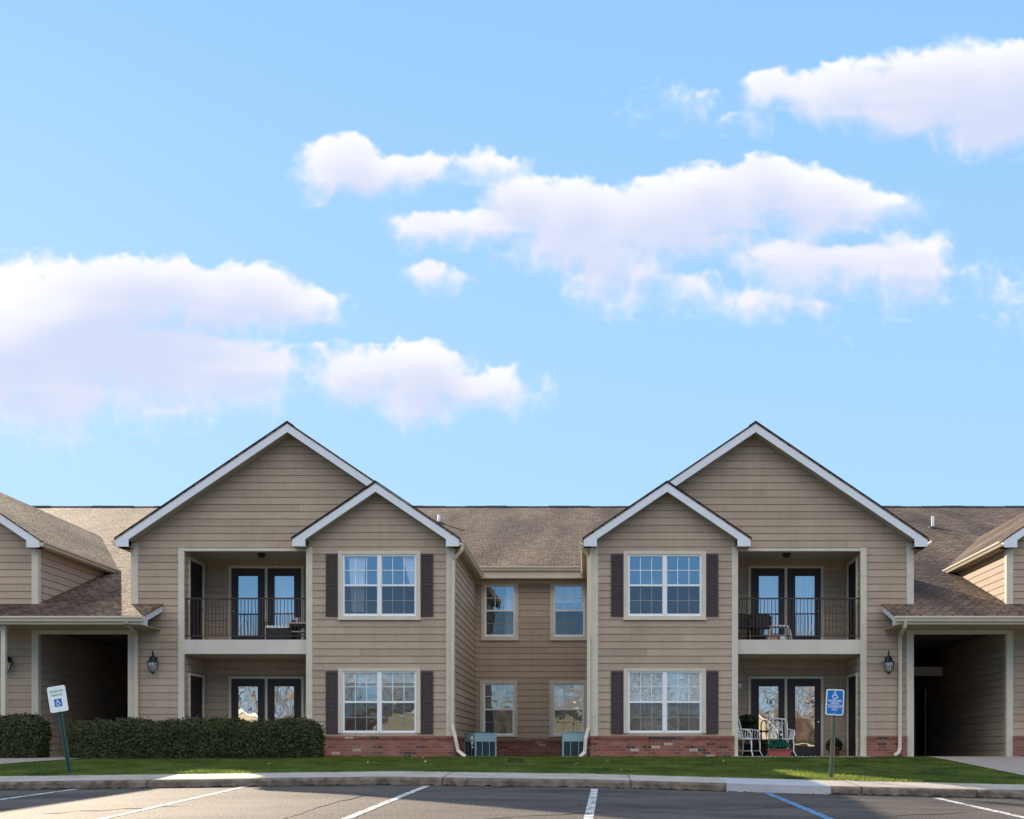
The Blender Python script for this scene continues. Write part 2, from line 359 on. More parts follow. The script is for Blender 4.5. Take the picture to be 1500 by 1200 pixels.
glass_mat('pane', .40, .006, (.85, .95, 1.0)); glass_mat('door_glass', .52, .0018); glass_mat('lantern_glass', .25, .0)
def screen_mat():
    m = bpy.data.materials.new('insect_screen'); m.use_nodes = True; N, L = nodes_of(m); N.clear()
    out = N.new('ShaderNodeOutputMaterial'); mx = N.new('ShaderNodeMixShader'); d = N.new('ShaderNodeBsdfDiffuse'); tr = N.new('ShaderNodeBsdfTransparent')
    d.inputs[0].default_value = (.05, .05, .055, 1); mx.inputs[0].default_value = .42
    L.new(tr.outputs[0], mx.inputs[1]); L.new(d.outputs[0], mx.inputs[2]); L.new(mx.outputs[0], out.inputs[0]); MAT['insect_screen'] = m
screen_mat()
def leaf_mat(name, lo, hi, sc, tr=.25, attr=False):
    m = bpy.data.materials.new(name); m.use_nodes = True; N, L = nodes_of(m); b = N['Principled BSDF']
    b.inputs['Roughness'].default_value = .6; b.inputs['Specular IOR Level'].default_value = .25
    geo = N.new('ShaderNodeNewGeometry'); n = N.new('ShaderNodeTexNoise'); n.inputs['Scale'].default_value = sc; n.inputs['Detail'].default_value = 6; n.inputs['Roughness'].default_value = .7
    L.new(geo.outputs['Position'], n.inputs['Vector'])
    cr = N.new('ShaderNodeValToRGB'); e = cr.color_ramp.elements; e[0].position = .35; e[0].color = (*lo, 1); e[1].position = .68; e[1].color = (*hi, 1)
    L.new(n.outputs['Fac'], cr.inputs[0]); L.new(cr.outputs[0], b.inputs['Base Color'])
    t = N.new('ShaderNodeBsdfTranslucent'); L.new(cr.outputs[0], t.inputs[0]); mx = N.new('ShaderNodeMixShader'); mx.inputs[0].default_value = tr
    L.new(b.outputs[0], mx.inputs[1]); L.new(t.outputs[0], mx.inputs[2]); L.new(mx.outputs[0], N['Material Output'].inputs[0]); MAT[name] = m
leaf_mat('hedge_leaf', (.026, .038, .015), (.100, .108, .042), 7, .2)
leaf_mat('grass_blade', (.052, .105, .026), (.31, .36, .075), 1.0, .7)
gm = MAT['grass_blade'].node_tree.nodes
for n_ in gm:
    if n_.type == 'VALTORGB': e_ = n_.color_ramp.elements.new(.86); e_.color = (.26, .21, .09, 1)
leaf_mat('twigs', (.22, .19, .18), (.36, .32, .30), .3, .1)

# ------------------------------------------------------------------ mesh helpers
BASE = {}
class MB:
    def __init__(s): s.v = []; s.f = []; s.sm = []
    def add(s, vs, fs, smooth=False):
        n = len(s.v); s.v += [tuple(p) for p in vs]; s.f += [tuple(i + n for i in f) for f in fs]; s.sm += [smooth] * len(fs); return s
    def quad(s, *p): return s.add(p, [tuple(range(len(p)))])
    def box(s, x0, x1, y0, y1, z0, z1):
        if x0 > x1: x0, x1 = x1, x0
        if y0 > y1: y0, y1 = y1, y0
        if z0 > z1: z0, z1 = z1, z0
        v = [(x, y, z) for x in (x0, x1) for y in (y0, y1) for z in (z0, z1)]
        return s.add(v, [(0, 1, 3, 2), (4, 6, 7, 5), (0, 4, 5, 1), (2, 3, 7, 6), (0, 2, 6, 4), (1, 5, 7, 3)])
    def prism(s, poly, a0, a1, axis='y'):
        n = len(poly)
        if axis == 'y': P = lambda p, a: (p[0], a, p[1])
        elif axis == 'x': P = lambda p, a: (a, p[0], p[1])
        else: P = lambda p, a: (p[0], p[1], a)
        v = [P(p, a0) for p in poly] + [P(p, a1) for p in poly]
        return s.add(v, [tuple(range(n)), tuple(range(2 * n - 1, n - 1, -1))] + [(i, (i + 1) % n, (i + 1) % n + n, i + n) for i in range(n)])
    def tube(s, path, r, n=8, rect=None, cap=True):
        path = [Vector(p) for p in path]; rs = r if isinstance(r, (list, tuple)) else [r] * len(path); rings = []
        up = Vector((0, 0, 1)); prev = None
        for i, p in enumerate(path):
            d = ((path[i + 1] - p) if i < len(path) - 1 else Vector((0, 0, 0)))
            e = ((p - path[i - 1]) if i > 0 else Vector((0, 0, 0)))
            t = (d.normalized() + e.normalized()).normalized()
            if prev is None:
                a = t.cross(Vector((0, 1, 0)) if abs(t.y) < .9 else Vector((1, 0, 0))).normalized()
            else: a = (prev - t * prev.dot(t)).normalized()
            prev = a; b = t.cross(a)
            k = 1.0
            if d.length and e.length:
                c = d.normalized().dot(e.normalized()); k = 1 / max(.5, math.sqrt((1 + c) / 2))
            if rect:
                w, h = rect; ring = [p + a * x * w + b * y * h * 1 for x, y in ((-.5, -.5), (.5, -.5), (.5, .5), (-.5, .5))]
                m = 4
            else:
                m = n; ring = [p + (a * math.cos(2 * math.pi * j / n) + b * math.sin(2 * math.pi * j / n)) * rs[i] for j in range(n)]
            rings.append(ring)
        v = [q for ring in rings for q in ring]; f = []
        for i in range(len(rings) - 1):
            for j in range(m): f.append((i * m + j, i * m + (j + 1) % m, (i + 1) * m + (j + 1) % m, (i + 1) * m + j))
        if cap: f += [tuple(range(m)), tuple(range((len(rings) - 1) * m, len(rings) * m))]
        return s.add(v, f, smooth=not rect)
    def lathe(s, prof, c, n=16):
        v = []; f = []
        for r, z in prof:
            for j in range(n): v.append((c[0] + r * math.cos(2 * math.pi * j / n), c[1] + r * math.sin(2 * math.pi * j / n), c[2] + z))
        for i in range(len(prof) - 1):
            for j in range(n): f.append((i * n + j, i * n + (j + 1) % n, (i + 1) * n + (j + 1) % n, (i + 1) * n + j))
        return s.add(v, f, smooth=True)
    def build(s, name, m, parent=None, label=None, tf=None):
        vs = np.array(s.v, dtype=float)
        if tf is not None:
            vs = np.array([tuple(tf @ Vector(p)) for p in s.v])
        lo, hi = vs.min(0), vs.max(0); o = np.array([(lo[0] + hi[0]) / 2, (lo[1] + hi[1]) / 2, lo[2]])
        me = bpy.data.meshes.new(name); me.from_pydata([tuple(p) for p in (vs - o)], [], s.f)
        me.polygons.foreach_set('use_smooth', s.sm); me.update()
        if isinstance(m, str): m = MAT[m]
        me.materials.append(m)
        ob = bpy.data.objects.new(name, me); COL.objects.link(ob); BASE[ob.name] = o
        if parent is not None:
            ob.parent = parent; ob.location = tuple(o - BASE[parent.name])
        else: ob.location = (o[0], o[1], o[2] + EYE)
        if label: ob['label'] = label
        return ob
def thing(name, label, cat, loc, rz=0, group=None, local=True):
    """Empty at the base of a thing. local=True: its parts are given in its own frame, else in eye-based world coordinates."""
    o = bpy.data.objects.new(name, None); COL.objects.link(o); o.empty_display_size = .3
    o.location = (loc[0], loc[1], loc[2] + EYE); o.rotation_euler = (0, 0, rz)
    BASE[o.name] = np.zeros(3) if local else np.array(loc, dtype=float)
    o['label'] = label; o['category'] = cat
    if group: o['group'] = group
    return o
def tag(o, label, cat, group=None):
    o['label'] = label; o['category'] = cat
    if group: o['group'] = group
    return o
def struct(o, kind='structure'): o['kind'] = kind; return o

# ------------------------------------------------------------------ measures shared by everything
XC = -1.749                      # mirror axis of the two gabled blocks
FY = 31.0; BY = 30.86; RY = 36.9; PY = 32.77
GZ = -.175                       # ground at the building
def P(px, py, Y): return ((px - VX) * Y / FPX, (VY - py) * Y / FPX)
def mroof(Y): return 3.32 + .33 * (Y - 29.6)
SL = .676; EZ = 5.385; U0, U1 = 1.58, 10.29; UP = (U0 + U1) / 2; ZP = EZ + SL * (U1 - U0) / 2
S0, S1 = 1.58, 5.80; SP = (S0 + S1) / 2
RIDGE_Y = 50.4

B = thing('apartment_building', 'long two storey tan apartment building with white edged gables, brick base and covered balconies', 'building', (XC, FY, GZ), local=False)

def siding(dirn, n, z0, z1, lo, hi, openings=()):
    """lapped boards; dirn(s)->(x,y) on the wall face, n the outward normal"""
    mb = MB(); k0 = math.floor((z0 - GZ) / COURSE)
    z = GZ + k0 * COURSE
    cuts0 = sorted({a for o in openings for a in (o[2], o[3])} | {z0, z1})
    while z < z1 - 1e-6:
        gz = z + COURSE - .010
        bz = sorted({max(z, z0), min(z + COURSE, z1)} | {c for c in cuts0 + [gz] if z + .003 < c < z + COURSE - .003 and z0 < c < z1})
        for a, b in zip(bz[:-1], bz[1:]):
            if b - a < .002: continue
            mid = (a + b) / 2; L0, H0 = lo(a), hi(a); L1, H1 = lo(b), hi(b)
            if H1 < L1: m_ = (L1 + H1) / 2; L1 = H1 = m_
            if H0 - L0 < .01: continue
            ops = sorted([(o[0], o[1]) for o in openings if o[2] < mid < o[3]]); segs = []; cur = None
            for (p, q) in ops:
                segs.append((cur, p)); cur = q
            segs.append((cur, None))
            oa = .020 - .014 * (a - z) / COURSE; ob = .020 - .014 * (b - z) / COURSE
            if a > gz - .0005: oa = ob = -.016
            for (p, q) in segs:
                p0 = L0 if p is None else max(p, L0); p1 = L1 if p is None else max(p, L1); q0 = H0 if q is None else min(q, H0); q1 = H1 if q is None else min(q, H1)
                if q0 - p0 < .005: continue
                def pt(s, o, zz): x, y = dirn(s); return (x + n[0] * o, y + n[1] * o, zz)
                mb.quad(pt(p0, oa, a), pt(q0, oa, a), pt(max(q1, p1), ob, b), pt(p1, ob, b))
                if abs(a - z) < .004: mb.quad(pt(p0, -.016, a), pt(q0, -.016, a), pt(q0, oa, a), pt(p0, oa, a))
                if abs(b - gz) < .0005: mb.quad(pt(p1, -.016, b), pt(max(q1, p1), -.016, b), pt(max(q1, p1), ob, b), pt(p1, ob, b))
        z += COURSE
    return mb

def rect_frame(mb, y0, y1, x0, x1, z0, z1, wl, wr, wb, wt):
    if wt: mb.box(x0, x1, y0, y1, z1 - wt, z1)
    if wb: mb.box(x0, x1, y0, y1, z0, z0 + wb)
    mb.box(x0, x0 + wl, y0, y1, z0 + wb, z1 - wt); mb.box(x1 - wr, x1, y0, y1, z0 + wb, z1 - wt)

def window(Y, outer, frame, cols, twin, bottom=True, tint=None):
    """outer trim and white frame rectangles (x0,x1,z0,z1) on wall face Y"""
    x0, x1, z0, z1 = outer; f0, f1, g0, g1 = frame
    mb = MB(); rect_frame(mb, Y - .045, Y + .05, x0, x1, z0 if bottom else g0, z1, f0 - x0, x1 - f1, (g0 - z0) if bottom else 0.0, z1 - g1)
    if bottom: mb.box(x0 - .012, x1 + .012, Y - .062, Y - .047, z0 - .01, z0 + .03)
    w = mb.build('window', 'trim', B)
    fr = MB(); fw = .038
    rect_frame(fr, Y - .02, Y + .07, f0 + .001, f1 - .001, g0 + .001, g1 - .001, fw, fw, fw, fw)
    bays = [(f0 + fw, f1 - fw)]
    if twin:
        xm = (f0 + f1) / 2; fr.box(xm - .045, xm + .045, Y - .026, Y + .068, g0 + fw, g1 - fw); bays = [(f0 + fw, xm - .045), (xm + .045, f1 - fw)]
    zm = (g0 + g1) / 2
    for a, b in bays:
        fr.box(a, b, Y - .012, Y + .066, zm - .025, zm + .025)
        # sash rims
        rect_frame(fr, Y + .0, Y + .062, a, b, zm + .025, g1 - fw, .018, .018, .0, .018)
        rect_frame(fr, Y + .0, Y + .062, a, b, g0 + fw, zm - .025, .018, .018, .024, .0)
    fr.build('window_frame', 'vinyl', w)
    for a, b in bays:
        for (c, d, up) in ((zm + .025, g1 - fw, True), (g0 + fw, zm - .025, False)):
            g = MB(); t = .0085
            ys = (Y + .012, Y + .022) if up else (Y + .012, Y + .022)
            for i in range(1, cols): x = a + (b - a) * i / cols; g.box(x - t, x + t, ys[0], ys[1], c, d)
            zz = (c + d) / 2; g.box(a + .002, b - .002, ys[0] + .002, ys[1] - .002, zz - t, zz + t)
            g.build('muntin_grid', 'vinyl', w)
            MB().quad((a, Y + .03, c), (b, Y + .03, c), (b, Y + .03, d), (a, Y + .03, d)).build('pane', 'pane', w)
            if not up:
                MB().quad((a, Y + .004, c), (b, Y + .004, c), (b, Y + .004, d), (a, Y + .004, d)).build('insect_screen', 'insect_screen', w)
    rm = MB(); a, b, c, d = f0 - .2, f1 + .2, g0 - .3, g1 + .2; y0, y1 = Y + .10, Y + 1.5
    rm.quad((a, y1, c), (b, y1, c), (b, y1, d), (a, y1, d)); rm.quad((a, y0, c), (b, y0, c), (b, y1, c), (a, y1, c)); rm.quad((a, y0, d), (b, y0, d), (b, y1, d), (a, y1, d))
    rm.quad((a, y0, c), (a, y1, c), (a, y1, d), (a, y0, d)); rm.quad((b, y0, c), (b, y1, c), (b, y1, d), (b, y0, d))
    rm.quad((a, y0, c), (b, y0, c), (b, y0, g0 + .01), (a, y0, g0 + .01)); rm.quad((a, y0, g1 - .01), (b, y0, g1 - .01), (b, y0, d), (a, y0, d))
    rm.quad((a, y0, g0), (f0 + .01, y0, g0), (f0 + .01, y0, g1), (a, y0, g1)); rm.quad((f1 - .01, y0, g0), (b, y0, g0), (b, y0, g1), (f1 - .01, y0, g1))
    rm.build('room', 'interior', w)
    return bays, (g0, zm, g1)

def cloth(x0t, x1t, x0b, x1b, y, z0, z1, name, label, folds=7, m='cloth', cat='curtain', group=None):
    mb = MB(); nx = folds * 8; nz = 6; v = []; f = []
    for j in range(nz + 1):
        t = j / nz; a = x0b + (x0t - x0b) * t; b = x1b + (x1t - x1b) * t
        for i in range(nx + 1):
            s = i / nx; v.append((a + (b - a) * s, y + .03 * math.sin(s * folds * 2 * math.pi) + .008 * math.sin(s * 31 + t * 3), z0 + (z1 - z0) * t))
    for j in range(nz):
        for i in range(nx): k = j * (nx + 1) + i; f.append((k, k + 1, k + nx + 2, k + nx + 1))
    mb.add(v, f, True); return tag(mb.build(name, m), label, cat, group)
def hblind(x0, x1, y, z0, z1, label, group=None):
    mb = MB(); z = z1 - .03
    mb.box(x0, x1, y - .02, y + .02, z1 - .03, z1)
    while z > z0 + .02:
        mb.quad((x0, y - .012, z - .022), (x1, y - .012, z - .022), (x1, y + .012, z), (x0, y + .012, z)); z -= .023
    mb.box(x0, x1, y - .012, y + .012, z0, z0 + .02)
    return tag(mb.build('window_blind', 'blind'), label, 'blind', group)
def vblind(x0, x1, y, z0, z1, label, gap=1.0):
    mb = MB(); n = int((x1 - x0) / .085)
    mb.box(x0, x1, y - .02, y + .02, z1 - .03, z1)
    for i in range(n):
        x = x0 + (i + .5) * (x1 - x0) / n; a = R(58) * gap + random.uniform(-.1, .1); dx = .044 * math.cos(a); dy = .044 * math.sin(a)
        mb.quad((x - dx, y - dy, z0), (x + dx, y + dy, z0), (x + dx, y + dy, z1 - .03), (x - dx, y - dy, z1 - .03))
    return tag(mb.build('vertical_blind', 'blind'), label, 'blind')

def gutter_run(p0, p1, out, name='gutter', h=.125, d=.12):
    """K-shaped gutter from p0 to p1 (top back edge), out = horizontal outward unit vector"""
    prof = [(0, 0), (0, -h), (d * .6, -h), (d * .72, -h * .62), (d, -h * .3), (d, -.0), (d - .012, .0), (d - .012, -h * .25), (.01, -h * .85), (.01, 0)]
    mb = MB(); v = []
    for p in (p0, p1):
        for o, z in prof: v.append((p[0] + out[0] * o, p[1] + out[1] * o, p[2] + z))
    n = len(prof); f = [(i, (i + 1) % n, (i + 1) % n + n, i + n) for i in range(n)] + [tuple(range(n)), tuple(range(n, 2 * n))]
    mb.add(v, f); return mb

# ------------------------------------------------------------------ gabled block (built right and left of the mirror axis)
def block(sg):
    X = lambda u: XC + sg * u
    D = lambda s: (X(s), FY)
    low = .385                                # top of the brick
    # front wall, full gable
    gl = lambda z: max(1.77, U0 + (z + .05 - EZ) / SL); gh = lambda z: min(10.01, U1 - (z + .05 - EZ) / SL)
    w = siding(D, (0, -1), GZ, ZP - .05, gl, gh, [(1.70, 5.47, GZ - .1, 5.25), (5.40, 8.80, GZ - .1, 5.20), (8.80, 10.06, GZ - .1, low)])
    w.build('siding_wall', 'siding', B)
    # backing behind the siding, also a solid side wall over the roofs
    # bay wall
    Db = lambda s: (X(s), BY)
    bl = lambda z: max(1.77, S0 + (z + .05 - EZ) / SL); bh = lambda z: min(5.45, S1 - (z + .05 - EZ) / SL)
    wx = [((P(p, 0, BY)[0] - XC)) for p in (913.5, 1034, 919.5, 1028)]
    ou0, ou1, fu0, fu1 = wx
    zt = lambda py: P(0, py, BY)[1]
    up_o = (ou0, ou1, zt(908), zt(807.5)); up_f = (fu0, fu1, zt(902.7), zt(812.5)); lo_o = (ou0, ou1, zt(1076), zt(979.5)); lo_f = (fu0, fu1, zt(1074), zt(983))
    wl = siding(Db, (0, -1), low, EZ + SL * 2.11 - .05, bl, bh, [(up_f[0], up_f[1], up_f[2], up_f[3]), (lo_f[0], lo_f[1], lo_f[2], lo_f[3])])
    wl.build('siding_wall', 'siding', B)
    # cheek of the bay at the balcony side and inner corner boards
    cb = MB()
    cb.box(X(1.765), X(1.94), BY - .03, BY + .0, low - .02, 5.32); cb.box(X(1.735), X(1.7645), BY - .03, BY + .15, low - .02, 5.32)
    cb.build('corner_board', 'trim', B)
    cb = MB(); cb.box(X(5.36), X(5.52), BY - .03, FY + .06, .36 if sg > 0 else .36, 5.21); cb.box(X(5.42), X(5.52), BY - .028, FY + .06, GZ - .1, .3595)
    cb.build('corner_board', 'trim', B)
    cb = MB(); cb.box(X(8.68), X(8.84), FY - .035, FY + .06, GZ - .1, 5.21); cb.build('corner_board', 'trim', B)
    cb = MB()
    if sg < 0: cb.box(X(10.0501), X(10.13), FY - .03, FY + .10, GZ - .1, 3.0)
    cb.box(X(9.865), X(10.02), FY - .035, FY + .0, GZ - .1, 5.33); cb.box(X(10.021), X(10.05), FY - .035, FY + .12, GZ - .1, 5.33); cb.build('corner_board', 'trim', B)
    # thin head trim over the balcony
    MB().box(X(5.521), X(8.679), FY - .03, FY + .06, 5.13, 5.20).build('head_trim', 'trim', B)
    # return walls
    Dr = lambda s: (X(1.77), s)
    siding(Dr, (-sg, 0), low, 5.30, lambda z: BY, lambda z: RY + .05).build('siding_wall', 'siding', B)
    Ds = lambda s: (X(10.01), s)
    siding(Ds, (sg, 0), GZ, 5.35, lambda z: FY, lambda z: 46.0).build('siding_wall', 'siding', B)
    # brick
    bk = MB(); bk.box(X(1.74), X(5.419), BY - .06, BY + .1, GZ - .12, low - .075); bk.box(X(1.74), X(1.80), BY + .1, RY, GZ - .12, low - .075)
    bk.box(X(1.72), X(5.419), BY - .085, BY + .1, low - .074, low); bk.box(X(1.72), X(1.80), BY + .1, RY - .09, low - .074, low)
    bk.build('brick_base', 'brick', B)
    bk = MB(); bk.box(X(8.842), X(9.863), FY - .09, FY + .05, GZ - .12, low - .075); bk.box(X(8.842), X(9.863), FY - .11, FY + .05, low - .074, low); bk.build('brick_base', 'brick', B)
    # windows
    def sx_(o): a, b = sorted((X(o[0]), X(o[1]))); return (a, b, o[2], o[3])
    res = [window(BY, sx_(up_o), sx_(up_f), 3, True), window(BY, sx_(lo_o), sx_(lo_f), 3, True, bottom=False)]
    # shutters
    for (zz0, zz1) in ((zt(903), zt(811.5)), (zt(1075), zt(983.5))):
        for (a, b) in ((P(895, 0, BY)[0] - XC, ou0 - .005), (ou1 + .005, P(1052, 0, BY)[0] - XC)):
            sh = MB(); x0, x1 = sorted((X(a), X(b))); y = BY - .045
            rect_frame(sh, y, y + .035, x0, x1, zz0, zz1, .05, .05, .07, .07); zm = (zz0 + zz1) / 2
            sh.box(x0 + .05, x1 - .05, y, y + .033, zm - .03, zm + .03)
            for (c, d) in ((zz0 + .07, zm - .03), (zm + .03, zz1 - .07)):
                sh.box(x0 + .05, x1 - .05, y + .02, y + .03, c, d)
                z = c + .005
                while z < d - .03:
                    sh.quad((x0 + .05, y + .004, z), (x1 - .05, y + .004, z), (x1 - .05, y + .018, z + .03), (x0 + .05, y + .018, z + .03)); z += .036
            sh.build('shutter', 'shutter', B)
    # balcony recess: two floors
    for (fl, ce, tag_) in ((-.14, 2.49, 'low'), (2.86, 5.19, 'up')):
        z_top = fl + 2.17
        # back wall
        dz = fl + 2.165; da, db_ = 6.03, 8.07
        siding(lambda s: (X(s), PY), (0, -1), fl, ce, lambda z: 5.45, lambda z: 8.68, [(da + .06, db_ - .06, fl - .1, dz - .05)]).build('siding_wall', 'siding', B)
        siding(lambda s: (X(8.68), s), (-sg, 0), fl, ce, lambda z: FY, lambda z: PY, [(31.32, 32.42, fl - .1, dz - .05)]).build('siding_wall', 'siding', B)
        siding(lambda s: (X(5.45), s), (sg, 0), fl, ce, lambda z: FY, lambda z: PY).build('siding_wall', 'siding', B)
        MB().box(X(5.45), X(8.68), FY + .06, PY, ce, ce + .03).build('balcony_ceiling', 'ceiling', B)
        if tag_ == 'up':
            lt = MB(); lt.lathe([(0, .0), (.10, .0), (.11, -.03), (.09, -.09), (.04, -.12), (0, -.125)], (X(6.9), 31.7, ce), 14); lt.build('ceiling_light', 'rail_metal', B)
            MB().box(X(5.45), X(8.68), FY + .06, PY, fl - .05, fl).build('balcony_floor', 'slab', B)
        else:
            MB().box(X(5.30), X(8.90), FY - .35, PY, fl - .12, fl).build('patio_slab', 'slab', B)
        # patio doors: casing, two slabs with glass
        xa, xb = sorted((X(da), X(db_))); c = MB(); rect_frame(c, PY - .05, PY + .05, xa, xb, fl, dz, .07, .07, 0, .07)
        xm = (xa + xb) / 2; c.box(xm - .035, xm + .035, PY - .045, PY + .05, fl, dz - .07)
        pd = c.build('patio_door', 'trim', B)
        for k, (a, b) in enumerate(((xa + .07, xm - .035), (xm + .035, xb - .07))):
            d = MB(); gx0, gx1 = a + (b - a) * .235, b - (b - a) * .17
            if sg < 0: gx0, gx1 = a + (b - a) * .19, b - (b - a) * .21
            gz0, gz1 = fl + .26, dz - .07 - .20
            d.box(a, gx0, PY - .02, PY + .02, fl + .02, dz - .07); d.box(gx1, b, PY - .02, PY + .02, fl + .02, dz - .07)
            d.box(gx0, gx1, PY - .02, PY + .02, fl + .02, gz0); d.box(gx0, gx1, PY - .02, PY + .02, gz1, dz - .07)
            rect_frame(d, PY - .032, PY - .0205, gx0 - .025, gx1 + .025, gz0 - .025, gz1 + .025, .03, .03, .03, .03)
            d.build('door_panel', 'door_dark', pd)
            MB().quad((gx0, PY, gz0), (gx1, PY, gz0), (gx1, PY, gz1), (gx0, PY, gz1)).build('door_glass', 'door_glass', pd)
            GL.append((sg, tag_, gx0, gx1, gz0, gz1))
        hx = (xb - .07 - .075) if sg > 0 else (xa + .07 + .075)
        h = MB(); h.lathe([(.0, 0), (.03, 0), (.03, .012), (.012, .014), (.012, .04), (.03, .05), (.032, .065), (.02, .075), (0, .078)], (0, 0, 0), 12)
        h.v = [(hx + v[0], PY - .02 - v[2], fl + .92 + v[1]) for v in h.v]; h.build('door_handle', 'chrome', pd)
        rm = MB(); a, b, c_, d_ = xa, xb, fl, dz; y0, y1 = PY + .06, PY + 2.0
        rm.quad((a, y1, c_), (b, y1, c_), (b, y1, d_), (a, y1, d_)); rm.quad((a, y0, c_), (b, y0, c_), (b, y1, c_), (a, y1, c_)); rm.quad((a, y0, d_), (b, y0, d_), (b, y1, d_), (a, y1, d_))
        rm.quad((a, y0, c_), (a, y1, c_), (a, y1, d_), (a, y0, d_)); rm.quad((b, y0, c_), (b, y1, c_), (b, y1, d_), (b, y0, d_)); rm.build('room', 'interior', pd)
        # storage door in the side wall
        sd_ = MB(); xw = X(8.68); q = -sg
        for (ya, yb, za, zb) in ((31.26, 31.33, fl, dz - .06), (32.41, 32.48, fl, dz - .06), (31.26, 32.48, dz - .06, dz)):
            sd_.box(xw, xw + q * .045, ya, yb, za, zb)
        sdo = sd_.build('storage_door', 'trim', B)
        dd = MB(); dd.box(xw - q * .05, xw - q * .01, 31.331, 32.409, fl + .01, dz - .061)
        for (za, zb) in ((fl + .2, fl + .95), (fl + 1.1, dz - .25)):
            z = za
            while z < zb: dd.box(xw - q * .0095, xw + q * .004, 31.45, 32.29, z, z + .028); z += .055
        dd.build('door_panel', 'storage_door', sdo)
        hd = MB(); hd.lathe([(0, 0), (.03, 0), (.03, .02), (0, .022)], (0, 0, 0), 10); yy = 32.30 if sg < 0 else 31.40
        hd.v = [(xw - q * .0 + q * (.004 + v[2] * 2), yy + v[0], fl + .95 + v[1]) for v in hd.v]; hd.build('door_handle', 'rail_metal', sdo)
    # balcony edge beam
    MB().box(X(5.521), X(8.679), FY - .02, FY + .06, 2.49, 2.855).build('balcony_edge_beam', 'slab', B)
    # railing
    xa, xb = sorted((X(5.522), X(8.678)))
    rl = bpy.data.objects.new('railing', None); COL.objects.link(rl); rl.parent = B; bs = np.array([(xa + xb) / 2, FY + .02, 2.86]); BASE[rl.name] = bs; rl.location = tuple(bs - BASE[B.name])
    MB().box(xa, xb, FY + .0, FY + .045, 3.90, 3.935).build('top_rail', 'rail_metal', rl)
    MB().box(xa, xb, FY + .008, FY + .037, 2.94, 2.965).build('bottom_rail', 'rail_metal', rl)
    n = 34; b0 = None
    for i in range(n):
        x = xa + (i + .5) * (xb - xa) / n
        if b0 is None:
            b0 = MB().box(x - .0075, x + .0075, FY + .015, FY + .030, 2.965, 3.90).build('baluster', 'rail_metal', rl)
            l0 = b0.location.copy()
        else:
            c = b0.copy(); COL.objects.link(c); c.parent = rl; c.location = (l0.x + i * (xb - xa) / n, l0.y, l0.z)
    # ---- gable roof
    yv = lambda z: 29.6 + (z - 3.32) / .33
    yf = 30.55; th = .035
    rf = MB()
    def slab(pts, t=th):   # pts top corners (u,y,z); thickness downwards
        top = [(X(p[0]), p[1], p[2]) for p in pts]; bot = [(a, b, c - t) for a, b, c in top]; n = len(pts)
        rf.add(top + bot, [tuple(range(n)), tuple(range(2 * n - 1, n - 1, -1))] + [(i, (i + 1) % n, (i + 1) % n + n, i + n) for i in range(n)])
    slab([(U0 - .03, yf, EZ - .02), (U0 - .03, yv(EZ) + .2, EZ - .02), (UP, yv(ZP) + .1, ZP), (UP, yf, ZP)])
    slab([(U1 + .03, yf, EZ - .02), (U1 + .03, yv(EZ) + .2, EZ - .02), (UP, yv(ZP) + .1, ZP), (UP, yf, ZP)])
    rf.build('gable_roof', 'shingle', B)
    # ridge cap at the peak
    rc = MB(); rc.add([(X(UP - .17), yf - .012, ZP - .085), (X(UP), yf - .012, ZP + .035), (X(UP + .17), yf - .012, ZP - .085), (X(UP - .17), yv(ZP), ZP - .085), (X(UP), yv(ZP), ZP + .035), (X(UP + .17), yv(ZP), ZP - .085),
                       (X(UP - .17), yf - .012, ZP - .115), (X(UP), yf - .012, ZP + .0), (X(UP + .17), yf - .012, ZP - .115)],
                      [(0, 1, 4, 3), (1, 2, 5, 4), (0, 6, 7, 1), (1, 7, 8, 2)]); rc.build('ridge_cap', 'ridge_dark', B)
    srf = rf = MB(); zs = EZ + SL * (SP - S0); ys = 30.505
    slab([(S0 - .03, ys, EZ - .02), (S0 - .03, yf - .002, EZ - .02), (SP, yf - .002, zs), (SP, ys, zs)])
    slab([(S1 + .03, ys, EZ - .02), (S1 + .03, FY + .03, EZ - .02), (SP, FY + .03, zs), (SP, ys, zs)])
    srf.build('bay_roof', 'shingle', B)
    def rake(ulo, uhi, y, name='rake_board', end=True, dirn=1, zbase=EZ):
        """board along one slope; ulo = eave tip, uhi = upper end"""
        d = 1 if uhi > ulo else -1; H = .215; t = .001
        z = lambda u: zbase - th + SL * abs(u - ulo)
        pts = [(ulo, z(ulo)), (uhi, z(uhi)), (uhi, z(uhi) - H)]
        if end: pts += [(ulo + d * .33, z(ulo + d * .33) - H), (ulo + d * .33, zbase - .21), (ulo, zbase - .21)]
        else: pts += [(ulo, z(ulo) - H)]
        m = MB(); m.prism([(X(a), b) for a, b in pts], y, y + .028)
        m.build(name, 'rake_white', B)
        # thin drip line and soffit under the overhang
        return
    rake(U0 if False else SP, UP, yf + .012, end=False, zbase=EZ + SL * (SP - U0))
    rake(U1, UP, yf + .012)
    ed = MB()
    def edge(ua, ub, y, ref):
        za = EZ + SL * abs(ua - ref); zb = EZ + SL * abs(ub - ref); ed.prism([(X(ua), za - .006), (X(ub), zb - .006), (X(ub), zb + .010), (X(ua), za + .010)], y - .012, y + .10)
    edge(SP, UP, yf, U0); edge(U1 + .03, UP, yf, U1 + .03); edge(S0 - .03, SP, ys, S0 - .03); edge(S1 + .03, SP, ys, S1 + .03)
    ed.build('drip_edge', 'ridge_dark', B)
    rake(S0, SP, ys + .012); rake(S1, SP, ys + .012)
    so = MB()
    def soff(ua, ub, y0, y1, ref):
        za = EZ - .242 + SL * abs(ua - ref); zb = EZ - .242 + SL * abs(ub - ref)
        so.quad((X(ua), y0, za), (X(ub), y0, zb), (X(ub), y1, zb), (X(ua), y1, za))
